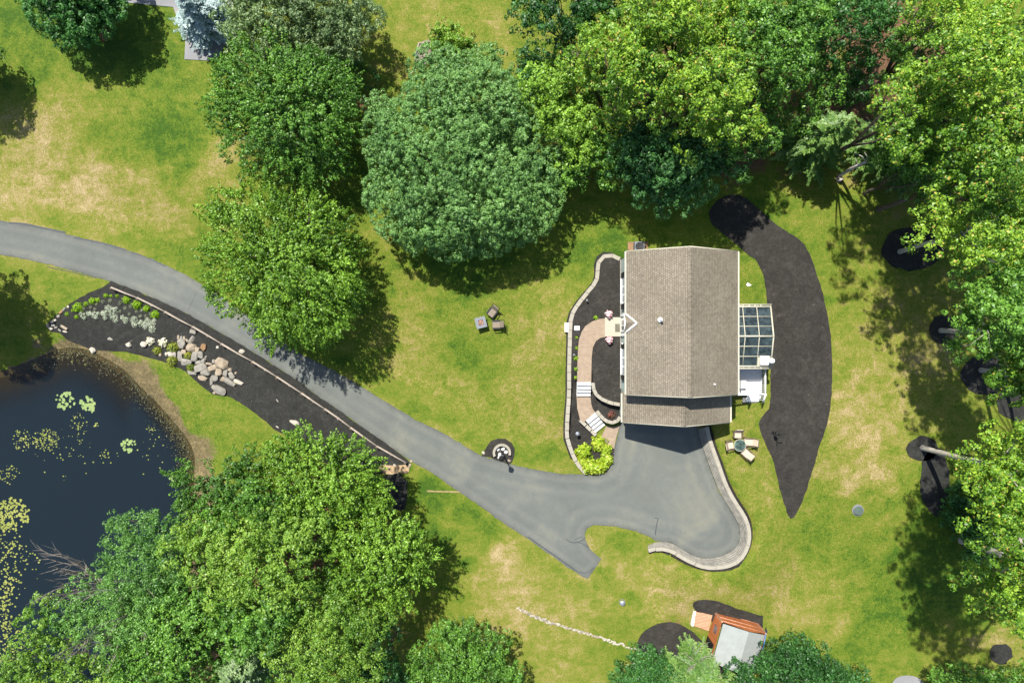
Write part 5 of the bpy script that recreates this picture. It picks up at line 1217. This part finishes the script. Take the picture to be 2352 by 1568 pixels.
for lb, lobes, mt in [('shaded understorey tree behind the upper yellow-green oaks of the woods', [(1500,140,75,7),(1440,200,60,6.5),(1560,100,60,7),(1520,220,60,6.5),(1390,230,40,6.5)], 'green'),
    ('shaded understorey tree below the yellow tinted oak in the mid woods', [(1640,180,75,7),(1700,240,60,6.5),(1720,310,50,6),(1600,240,50,7),(1640,290,60,6.5),(1760,240,45,6.5)], 'green'),
    ('understorey tree at the top edge of the woods left of its centre', [(1480,20,75,7.5),(1560,10,75,7.5),(1400,30,55,7),(1640,20,60,8)], 'green'),
    ('dark understorey tree at the top edge of the woods near its centre', [(1750,40,75,7.5),(1830,60,65,7.5),(1700,110,60,7),(1790,140,60,7)], 'dark'),
    ('dark understorey tree behind the litter clearing at the top of the woods', [(1920,30,70,7),(2000,10,70,7),(1880,100,50,6.5),(1870,160,40,6),(1990,80,55,6),(2035,40,50,6.5),(1955,115,42,5),(2040,110,40,6)], 'dark'),
    ('green understorey tree right of the litter clearing', [(2110,220,65,8),(2170,280,65,8),(2070,130,60,8),(2130,340,55,7.5)], 'green'),
    ('green understorey tree in the top right corner of the woods', [(2180,90,80,8),(2260,60,80,8),(2340,90,80,8),(2090,60,60,8),(2250,170,75,8)], 'green'),
    ('dark understorey tree at the right edge of the woods, mid height', [(2260,270,80,8),(2340,240,80,8),(2220,350,70,8),(2300,370,80,8),(2380,340,70,8)], 'dark'),
    ('green understorey tree at the right edge above the two mulch ringed trunks', [(2240,460,65,7),(2310,480,80,7),(2290,570,75,7),(2230,560,50,7),(2360,560,70,7),(2180,430,45,7)], 'green'),
    ('green understorey tree between the two hemlocks and the upper oaks', [(1890,200,50,6.5),(1850,240,45,6),(1830,180,50,6.5),(1800,300,40,5.5)], 'green'),
    ('dark low growth at the right edge behind the small mulch ring', [(2280,660,60,5),(2340,700,60,5),(2320,780,50,5)], 'dark'),
    ('green understorey tree at the right edge below the long pale trunk', [(2320,1040,50,7),(2340,1110,60,7)], 'green'),
    ('green low tree at the right edge near the lower shade patches', [(2330,1230,60,6),(2310,1320,45,6),(2350,1370,50,6)], 'green'),
    ('shaded tree filling the middle of the pondside wood', [(700,1180,80,5.5),(600,1170,70,5.5),(760,1200,60,5.5),(650,1380,90,6),(760,1330,70,5.5),(480,1220,60,5)], 'green'),
    ('shaded tree filling the lower left of the pondside wood', [(450,1340,80,5.5),(350,1440,80,5),(480,1430,80,5.5),(560,1500,70,6),(300,1500,60,5),(420,1530,80,6)], 'green'),
    ('shaded tree at the foot of the dome tree and the mid green oval tree', [(770,180,45,2.2),(820,165,40,2.0)], 'dark')]:
    tree('small_tree', lb, mt, lobes, clump=.9, dens=3.6, tr=.34, inner=.5, tr_=.12)

# bottom right
tree('maple_tree', 'dark green tree at the bottom edge overlapping the pale shed roof', 'dark', [(1802,1505,52,3.6,.8),(1758,1528,38,3.2),(1840,1520,60,3.6,.8),(1900,1540,52,3.2),(1720,1560,50,3),(1800,1570,80,3.5),(1870,1575,60,3.4),(1960,1572,42,2.4)], clump=.55, dens=5.6, leaf=.14, tr_=.14)
tree('small_tree', 'dark green small tree at the bottom edge, left of the pale conifer', 'dark', [(1480,1520,42,2.4),(1440,1545,36,2.2),(1500,1560,55,2.4),(1420,1568,22,1.8)], clump=.5, dens=5.6, leaf=.13, tr_=.09)
conifer('hemlock_tree', 'pale green conifer with long boughs left of the shed', 'hemlock', (1588,1508), 5.5, 2.3, whorl=.36, tw=.42, nb=8)
conifer('hemlock_tree', 'low pale green conifer beside the half round mulch bed', 'hemlock', (1540,1540), 4.0, 1.9, whorl=.34, tw=.42, nb=9)
conifer('hemlock_tree', 'small conifer at the bottom edge under the shed', 'hemlock', (1670,1560), 3.2, 1.3, whorl=.3, tw=.4, nb=8)
tree('small_tree', 'dark green small tree at the bottom edge of the right lawn', 'green', [(2200,1560,40,2.6),(2150,1575,34,2.4),(2250,1575,45,2.8),(2140,1545,22,2),(2300,1572,40,2.6),(2350,1560,34,2.8)], clump=.5, dens=5.6, leaf=.13, tr_=.1)

# pondside wood
tree('maple_tree', 'bright green tree crown reaching over the timber rail end', 'bright', [(790,1060,70,6,.8),(700,1050,72,6.5,.8),(850,1110,52,5),(740,1130,90,7,.8),(655,1050,55,6),(840,1180,60,5.5),(770,1010,25,5.5),(620,1090,50,6)], clump=.7, dens=5.0, style='spray', tr_=.2, leaf=.15)
tree('maple_tree', 'bright green tree at the right side of the pondside wood, nearest the turning spur', 'bright', [(880,1250,85,6.5,.8),(930,1290,62,5.5),(850,1330,80,6.5,.8),(940,1230,40,5),(900,1380,50,5.5),(960,1300,42,4.8),(800,1250,60,7)], clump=.75, dens=4.7, style='spray', tr_=.22, leaf=.15)
tree('maple_tree', 'green tree at the upper left of the pondside wood, overhanging the pond', 'green', [(500,1120,75,7,.8),(560,1080,58,6.5),(430,1150,58,6.5),(520,1190,80,8,.8),(590,1150,60,7.5),(420,1100,38,6),(575,1030,22,5)], clump=.75, dens=4.7, style='spray', tr_=.2, leaf=.15)
tree('oak_tree', 'yellowish green tree in the middle of the pondside wood', 'yellow2', [(600,1260,90,9,.7),(520,1280,80,9,.7),(680,1230,70,9,.7),(640,1330,80,9,.7),(560,1350,70,9),(450,1240,60,8)], clump=.8, dens=4.3, tr_=.22, leaf=.15)
tree('willow_tree', 'soft pale green tree leaning over the pond below the open water', 'willow', [(300,1230,52,6),(360,1260,68,7,.8),(270,1200,32,5.5),(350,1190,30,5.5),(260,1300,45,6),(330,1340,75,7,.8),(400,1330,60,7.5)], clump=.7, dens=5.0, leaf=.12, tr_=.16)
tree('willow_tree', 'soft pale green tree beside the bare grey branches at the pond', 'willow', [(200,1400,70,6,.8),(280,1420,75,7,.8),(150,1430,50,5.5),(340,1430,55,7.5),(240,1360,40,5.5)], clump=.7, dens=4.3, gap=.1, leaf=.12, tr_=.16)
tree('maple_tree', 'yellow-green tree in the lower left corner at the pond edge', 'yellow2', [(90,1460,60,6),(60,1530,70,6.5),(140,1520,60,6),(20,1570,60,6),(220,1540,70,7),(110,1400,28,5)], clump=.7, dens=4.3, gap=.18, inner=.2, tr_=.16)
tree('maple_tree', 'mid green tree at the bottom edge between the yellow corner tree and the pale pine', 'green', [(400,1470,80,8,.8),(330,1520,70,7.5),(440,1400,60,8),(390,1560,70,8),(470,1450,50,8)], clump=.75, dens=4.3, tr_=.18, style='spray', leaf=.15)
tree('oak_tree', 'twiggy yellow-green tree at the lower middle of the pondside wood', 'yellow2', [(760,1420,95,8,.7),(700,1480,85,8,.7),(800,1500,80,7.5,.7),(830,1430,60,7),(720,1550,80,8),(680,1410,55,8.5)], clump=.8, dens=4.3, leaf=.13, tr_=.2)
tree('maple_tree', 'green tree just above the pale pine at the bottom edge', 'green', [(560,1430,65,9,.7),(620,1430,55,9),(510,1400,45,9),(640,1390,45,9)], clump=.75, dens=4.3, tr_=.18)
tree('maple_tree', 'shaded dark green tree at the bottom edge right of the twiggy tree', 'dark', [(870,1500,45,5),(850,1560,60,5),(910,1520,28,4),(880,1440,40,5),(910,1570,40,4)], clump=.7, dens=4.0, tr_=.14)
conifer('pine_tree', 'pale grey-green pine at the bottom edge of the pondside wood', 'pine', (640,1440), 11.5, 2.9, tw=.5, whorl=.38, droop=.05)

# bare branches
def bare(label, base, tips, h, r0=.09, name='dead_tree', mat='deadwood'):
    b = G(*base); th = thing(name, label, 'dead tree', tuple(b)); mb = MB()
    def grow(p, d, ln, r, dep):
        pts = [p]; q = p.copy(); dd = d.copy(); n = 4
        for i in range(n):
            dd = (dd + Vector((random.uniform(-.14,.14), random.uniform(-.14,.14), random.uniform(-.06,.12)))).normalized(); q = q + dd*ln/n; pts.append(q.copy())
        mb.tube(pts, [r*(1-.18*i) for i in range(n+1)], 5 if dep < 2 else 4, caps=False)
        if dep > 0:
            for i in range(1, n+1):
                for s in (-1, 1):
                    if random.random() < .82:
                        a = random.uniform(.4,.85)*s; v = Vector((dd.x*math.cos(a)-dd.y*math.sin(a), dd.x*math.sin(a)+dd.y*math.cos(a), dd.z+random.uniform(-.05,.2)))
                        grow(pts[i], v, ln*random.uniform(.32,.5), r*.45, dep-1)
    z0 = h*.35
    trunk_top = b + Vector((0, 0, z0)); mb.tube([b-Vector((0,0,.2)), trunk_top], [r0*1.8, r0*1.3], 7)
    for tx, ty in tips:
        e = W(tx, ty, h); v = e - trunk_top; grow(trunk_top, v.normalized(), v.length*.85, r0, 2)
    mb.build('branches', M[mat], th)
bare('bare grey dead branches reaching out over the pond beside the pale green tree', (300,1340), [(180,1262),(150,1285),(135,1325),(135,1358),(160,1375)], 5.5, .09)
bare('bare dead branches in the canopy near the lower left corner', (330,1400), [(215,1470),(230,1500),(260,1530),(300,1450),(250,1440)], 8.5, .09)
bare('thin bare twigs among the pale canopy left of the middle of the pondside wood', (390,1310), [(345,1370),(330,1340),(300,1390)], 8.8, .07)
bare('leaning bare grey trunk with curled twigs in front of the pale conifer near the shed', (1600,1545), [(1600,1500),(1632,1520),(1648,1540),(1590,1490)], 3.0, .06)
bare('bare grey twigs poking from the dark tree at the top of the lawn', (1330,150), [(1290,105),(1320,110),(1355,95)], 5.5, .06)
def leaning_trunk():
    b = G(1927, 414); th = thing('leaning_tree', 'grey bent trunk leaning right at the edge of the leaf-litter clearing', 'tree', tuple(b))
    a = W(1925,405,1.2); c = W(1960,385,3.4); d = W(1990,372,5.2)
    MB().tube([b-Vector((0,0,.2)), b+Vector((0,0,.5)), a, c, d], [.20,.15,.13,.12,.09], 10).build('trunk', M['bark'], th)
    mb = MB()
    for t, e, z in ((c,(1965,362),4.4),(c,(1972,392),4.2),(d,(1962,350),5.5),(d,(1985,350),6),(d,(2010,385),6)):
        q = W(*e, z); MB().tube([t, t.lerp(q, .5)+Vector((.1,0,.1)), q], [.05,.035,.012], 6).build('branch', M['bark'], th)
leaning_trunk()

# ---------------------------------------------------------------- small plants
def mound_mesh(name, r, hz, n, leaf, mat, style='mound', asp=.5):
    d = sphere_dirs(n, .0)
    if style == 'mound':
        bumpy = 1 + .14*np.sin(d[:,0]*7+d[:,1]*5)+.1*np.sin(d[:,1]*11)
        c = d*np.array([r, r, hz])*(rng.uniform(.6, 1.0, n)*bumpy)[:, None]; c[:,2] += .02
        nr = unit(d + rng.normal(size=(n, 3))*.5); Q = leaf_quads(c, nr, leaf*rng.uniform(.6,1.2,n), asp)
    elif style == 'rosette':
        a = rng.uniform(0, 2*np.pi, n); t = rng.uniform(.15, 1, n)**.7; rad = np.stack([np.cos(a), np.sin(a), np.zeros(n)], 1)
        p0 = rad*(t*r*.55)[:, None]; p0[:,2] = hz*(1-t*.55)+.02
        p1 = rad*(np.minimum(t*r*.55+leaf*1.2, r*1.05))[:, None]; p1[:,2] = hz*(.95-t*.9)+.02
        s = np.cross(rad, [0,0,1.])*leaf*asp*.5; pm = p0*.45+p1*.55; pm[:,2] += .05
        Q = np.stack([p0, pm-s[:, :], p1, pm+s[:, :]], 1)
    else:  # blades
        a = rng.uniform(0, 2*np.pi, n); e = rng.uniform(.2, 1.0, n); rad = np.stack([np.cos(a), np.sin(a), np.zeros(n)], 1)
        p0 = rad*(.04+e*.2*r)[:, None]; p1 = rad*(e*r)[:, None]; p1[:,2] = hz*(1.1-e*.9)
        s = np.cross(rad, [0,0,1.])*leaf*asp; pm = (p0+p1)/2; pm[:,2] = hz*.75*(1.1-e*.5)
        Q = np.stack([p0-s*.5, pm-s, p1, pm+s], 1)
    return quads_mesh(name, Q, L[mat])
def plant(name, label, cat, x, y, me, z=None, sc_=1.0, group=None):
    g = G(x, y) if z is None else W(x, y, z); o = bpy.data.objects.new(name, me); C.objects.link(o)
    o.location = g; o.rotation_euler = (0, 0, random.random()*6); s = sc_; o.scale = (s*random.uniform(.93,1.07), s*random.uniform(.93,1.07), s); return tag(o, label, cat, group)
lime = [mound_mesh('lime_shrub', .30, .30, 420, .09, 'lime') for _ in range(2)]
LS = [(705,248,26,'lime mound shrub topmost of the planting near the rail start'),(762,252,19,'small lime mound just right of the topmost lime shrub'),(830,253,21,'small lime mound close under the start of the timber rail'),(555,308,38,'large lime mound upper left of the silver plants'),(613,298,28,'paler lime mound touching the right side of a larger lime mound'),(482,340,28,'mid-sized lime mound between two bigger ones on the left of the planting'),(395,383,56,'biggest lime mound at the left end of the planting'),(270,455,24,'lime mound farthest left, near the stone edging'),(378,486,24,'lime mound low on the left, below the biggest left mound'),(327,420,14,'tiny lime sprout between the farthest left mounds'),
 (938,295,42,'bright lime mound below the timber rail, left of the largest lime mound'),(1058,350,54,'largest lime mound close under the timber rail'),(1163,395,40,'lime mound with yellow tips second from the right end of the planting'),(1258,460,47,'lime mound at the right end of the planting above the silver plants')]
for X, Y, r, lb in LS: plant('lime_shrub', lb, 'shrub', *Z7(X, Y), random.choice(lime), sc_=r/4.876/PX/.30*1.08, group='lime shrubs in the mulch bed')
sage = mound_mesh('grey_shrub', .14, .14, 130, .06, 'sage')
GS = [(672,316,22,'grey herb mound right of the paler lime mound'),(754,305,25,'reddish grey herb mound below the topmost small lime mound'),(870,330,24,'grey herb mound left of the bright lime mound'),(985,370,24,'grey herb mound left under the largest lime mound'),(921,388,21,'grey herb mound above the gap in the silver plants'),(535,378,19,'grey herb mound above the left silver patch'),(458,398,20,'grey herb mound right of the biggest left lime mound'),(580,400,20,'grey herb mound just over the wide silver patch'),(597,345,18,'grey herb mound under the large upper left lime mound'),(862,425,20,'grey herb mound right of the tall silver patch'),
 (1050,425,21,'grey herb mound under the largest lime mound'),(1108,415,26,'reddish grey herb mound left of the yellow tipped lime mound'),(970,455,21,'grey herb mound above the round silver patch'),(1090,482,23,'reddish grey herb mound above the right silver patch'),(1155,478,21,'grey herb mound just above the rightmost silver patch'),(1205,450,22,'grey herb mound between the two rightmost lime mounds')]
for X, Y, r, lb in GS: plant('grey_shrub', lb, 'shrub', *Z7(X, Y), sage, sc_=r/4.876/PX/.14*1.05, group='grey herb mounds in the mulch bed')
SV = [([(450,470,38),(430,445,26),(468,498,22)],'silver plant patch at the left end of the silver row'),([(520,450,38),(580,462,44),(625,450,26),(600,495,22)],'wide low silver plant patch second from the left'),([(690,450,40),(672,440,24),(700,500,26)],'tapering silver plant patch third from the left'),([(735,390,46),(775,430,60),(800,490,48),(820,395,25),(825,530,24)],'tallest silver plant patch in the middle of the silver row'),([(895,490,30),(925,515,36),(930,545,22)],'narrow silver plant patch right of the tallest one'),([(1018,520,46),(1030,568,38)],'rounded silver plant patch right of the middle gap'),([(1105,560,44),(1150,580,48),(1170,525,32)],'broad silver plant patch second from the right'),([(1220,560,46),(1225,625,42),(1250,520,24)],'silver plant patch at the right end, hanging lowest')]
for lst, lb in SV:
    Q = []; x0, y0 = Z7(*lst[0][:2]); b = G(x0, y0)
    for X, Y, r in lst:
        x, y = Z7(X, Y); g = G(x, y); rr = r/4.876/PX; n = int(900*rr); d = sphere_dirs(n, 0.05); c = d*np.array([rr, rr, .22])*rng.uniform(.7, 1.08, n)[:, None] + (np.array(g)-np.array(b))
        Q.append(leaf_quads(c, unit(d+rng.normal(size=(n, 3))*.5), .085*rng.uniform(.6,1.3,n), .45))
    o = bpy.data.objects.new('silver_plant', quads_mesh('silver_plant', np.vstack(Q), L['silver'])); C.objects.link(o); o.location = b; tag(o, lb, 'plant', 'silver plants in the mulch bed')
cr = mound_mesh('flower_shrub', .32, .34, 330, .10, 'cream', asp=.95)
plant('flower_shrub', 'cream flowering shrub farther left of the two, next to the square stone', 'flower shrub', *Z7(1205,755), cr, sc_=1.0); plant('flower_shrub', 'cream flowering shrub nearer the rock pile', 'flower shrub', *Z7(1345,772), cr, sc_=1.05)
yg = mound_mesh('grass_clump', .32, .36, 330, .12, 'ygrass', 'mound', .3)
for X, Y, r, lb in [(1283,862,50,'yellow-green grass clump at the left end of the rock pile'),(1460,828,60,'yellow-green grass clump just right of the cream flowers'),(1628,918,46,'yellow-green grass clump in the middle of the boulders'),(1450,980,62,'yellow-green grass clump at the lower left below the broad pale boulder'),(1658,1045,48,'yellow-green grass clump lowest, right above a flat stone'),(2160,1222,20,'small green sprout by the right tip of the rock pile')]:
    plant('grass_clump', lb, 'plant', *Z7(X, Y), yg, sc_=r/4.876/PX/.34*1.15, group='yellow-green clumps by the rocks')
hos = [mound_mesh('hosta', .40, .36, 420, .15, 'hosta', 'mound', .6) for _ in range(2)]
for X, Y, r, lb in [(250,968,88,'chartreuse hosta at the upper left of the cluster by the driveway, standing apart'),(410,882,80,'chartreuse hosta at the top of the cluster, touching the tan pavers'),(488,958,68,'chartreuse hosta on the right side below the top one'),(492,1052,72,'chartreuse hosta at the right edge of the cluster next to the asphalt'),(455,1125,66,'chartreuse hosta at the lower right of the cluster'),(385,1145,76,'chartreuse hosta lowest in the cluster over the driveway tip'),(300,1130,76,'chartreuse hosta at the lower left along the stone wall'),(235,1070,54,'small chartreuse hosta beside the stone wall under the separate one'),(345,1085,40,'small chartreuse hosta just below the bare mulch gap')]:
    plant('hosta', lb, 'plant', 1286.4+X/4.655, 827+Y/4.655, random.choice(hos), z=.12, sc_=r/4.655/PX/.40*1.06, group='chartreuse hostas by the driveway')
pk = mound_mesh('petals', .28, .30, 260, .12, 'pink', asp=.9)
for x, y, lb in ((1397,721.5,'pink and cream flowers in a pot at the upper corner of the entry slab'),(1398,780.5,'pale pink flowers in a pot at the lower corner of the entry slab')):
    p = W(x, y, 1.48); th = thing('flower_pot', lb, 'flower pot', tuple(p)); MB().lathe((0,0,0), [(.15,0),(.21,.3),(.22,.33),(.18,.3),(.02,.28)], 14).build('pot', M['rockB'], th, world=False)
    o = bpy.data.objects.new('petals', pk); C.objects.link(o); o.parent = th; o.location = (0, 0, .28)
rd = mound_mesh('red_shrub', .32, .34, 300, .10, 'red'); plant('red_shrub', 'dark red and green leaved shrub behind the J-shaped wall by the garage', 'shrub', 1403.5, 951.5, rd, z=.76)
sp = mound_mesh('small_plant', .12, .14, 60, .08, 'lime', asp=.8)
for x, y, s, lb in [(1324,775,.8,'tiny green plant beside the walk curve, first below the square slab'),(1324,799,.9,'tiny green plant beside the walk, second below the square slab'),(1322.5,822.5,1.25,'largest of the small green plants along the walk'),(1322.5,847,1.1,'small green plant along the walk, second above the upper steps'),(1321.8,867,1.0,'small green plant right beside the top of the upper steps'),(1368,729.5,1.25,'small green plant at the outer bend of the walk near the pink flowers')]:
    plant('small_plant', lb, 'plant', x, y, sp, z=1.3 if y > 860 else 1.45, sc_=s*1.15, group='small green plants along the tan walk')
gs = mound_mesh('small_plant', .22, .2, 130, .1, 'bright', asp=.8)
plant('small_plant', 'small bright plant at the lower corner of the timber garden bed', 'plant', 962, 147, gs)

# ---------------------------------------------------------------- water lilies
def pad_mesh(r):
    mb = MB(); n = 11; vs = [(0,0,0)] + [(r*math.cos(a), r*math.sin(a), .012) for a in np.linspace(.22, 6.06, n)]
    mb.add(vs, [(0, i, i+1) for i in range(1, n)]); return mb
pads = {}
for k, m in (('g', 'pad'), ('y', 'padY')):
    o = pad_mesh(1.0).build('lily_pad', M[m]); pads[k] = o.data; bpy.data.objects.remove(o)
count = 0; rest = MB()
def pad(x, y, r, k, lb, grp):
    global count
    p = W(x, y, -.785)
    if lb and count < 285:
        o = bpy.data.objects.new('lily_pad', pads[k]); C.objects.link(o); o.location = (p.x, p.y, -.785+.004*random.random()); o.scale = (r, r*random.uniform(.8,1), 1); o.rotation_euler = (0, 0, random.random()*6.28)
        tag(o, lb, 'lily pad', grp); count += 1
    else:
        a = random.random()*6; rest.add([(p.x+r*math.cos(a+t), p.y+r*.85*math.sin(a+t), -.785+.004*random.random()) for t in (0,1.2,2.4,3.6,4.8)], [(0,1,2,3,4)])
def cluster(cx, cy, rx, ry, n, r, k, lb, grp, pw=.6):
    for _ in range(n):
        a = random.random()*6.28; t = random.random()**pw
        pad(cx+rx*t*math.cos(a), cy+ry*t*math.sin(a), r*random.uniform(.6,1.15), k, lb, grp)
cluster(150,920,24,20,42,.12,'g','round green lily pad in the left of the two tight clusters near the pond top','lily pads in the left tight cluster')
cluster(200,930,19,20,46,.12,'g','round green lily pad in the right of the two tight clusters near the pond top','lily pads in the right tight cluster')
cluster(296,1023,17,15,26,.12,'g','green lily pad in the loose cluster in the middle of the pond','lily pads in the middle cluster')
cluster(400,1095,11,8,9,.12,'g','green lily pad floating right beside the overhanging tree at the pond edge','lily pads beside the overhanging tree')
cluster(25,1180,45,38,150,.10,'y','yellow-green lily pad in the dense raft at the left edge of the pond','lily pads in the left raft')
if True:
  for _ in range(520):
      y = random.uniform(1150,1540); x = abs(random.gauss(0, 26+12*math.sin(y/33)))+random.uniform(-10,10)
      if x > 95: continue
      pad(x, y, random.uniform(.045,.10), 'y', None, None)
for cx, cy, rx, ry, n in ((105,1010,32,26,150),(50,1010,22,26,70),(180,980,20,40,50),(345,985,14,6,14),(220,975,8,5,12),(240,1045,18,8,14),(20,1090,25,22,50),(160,1045,120,60,45),(340,1040,40,50,20),(200,830,60,10,4)):
    for _ in range(n):
        a = random.random()*6.28; t = random.random()**.7; pad(cx+rx*t*math.cos(a), cy+ry*t*math.sin(a), random.uniform(.025,.075), 'g', None, None)
o = rest.build('small_lily_pads', M['padY']); tag(o, 'loose drift of tiny yellow-green lily pads across the left of the pond', 'lily pads', kind='stuff')
# weeds in the shallow margin
Q = []
pts = [(60,838),(110,812),(160,800),(205,808),(250,830),(295,862),(330,895),(358,925),(390,965),(415,1000),(432,1035),(440,1070)]
cs_, ns_ = [], []
for i in range(len(pts)-1):
    for _ in range(230):
        t = random.random(); x = pts[i][0]*(1-t)+pts[i+1][0]*t; y = pts[i][1]*(1-t)+pts[i+1][1]*t
        dx, dy = pts[i+1][0]-pts[i][0], pts[i+1][1]-pts[i][1]; l = math.hypot(dx, dy); s = random.gauss(-6, 14)
        x += dy/l*s*1.0; y += -dx/l*s*1.0
        g = W(x, y, -.78); zz = max(gz1(g.x, g.y)+.03, -.785) if random.random() < .5 else -.783
        cs_.append((g.x, g.y, zz)); ns_.append((0, 0, 1))
cs_ = np.array(cs_); nn = unit(np.array(ns_)+rng.normal(size=cs_.shape)*.12)
o = bpy.data.objects.new('pond_weed', quads_mesh('pond_weed', leaf_quads(cs_, nn, rng.uniform(.03,.11,len(cs_)), .6), M['weed'])); C.objects.link(o); tag(o, 'scattered brown and olive weed bits along the pond margin', 'pond weed', kind='stuff')
print('leaf faces', NLEAF, 'pads', count)
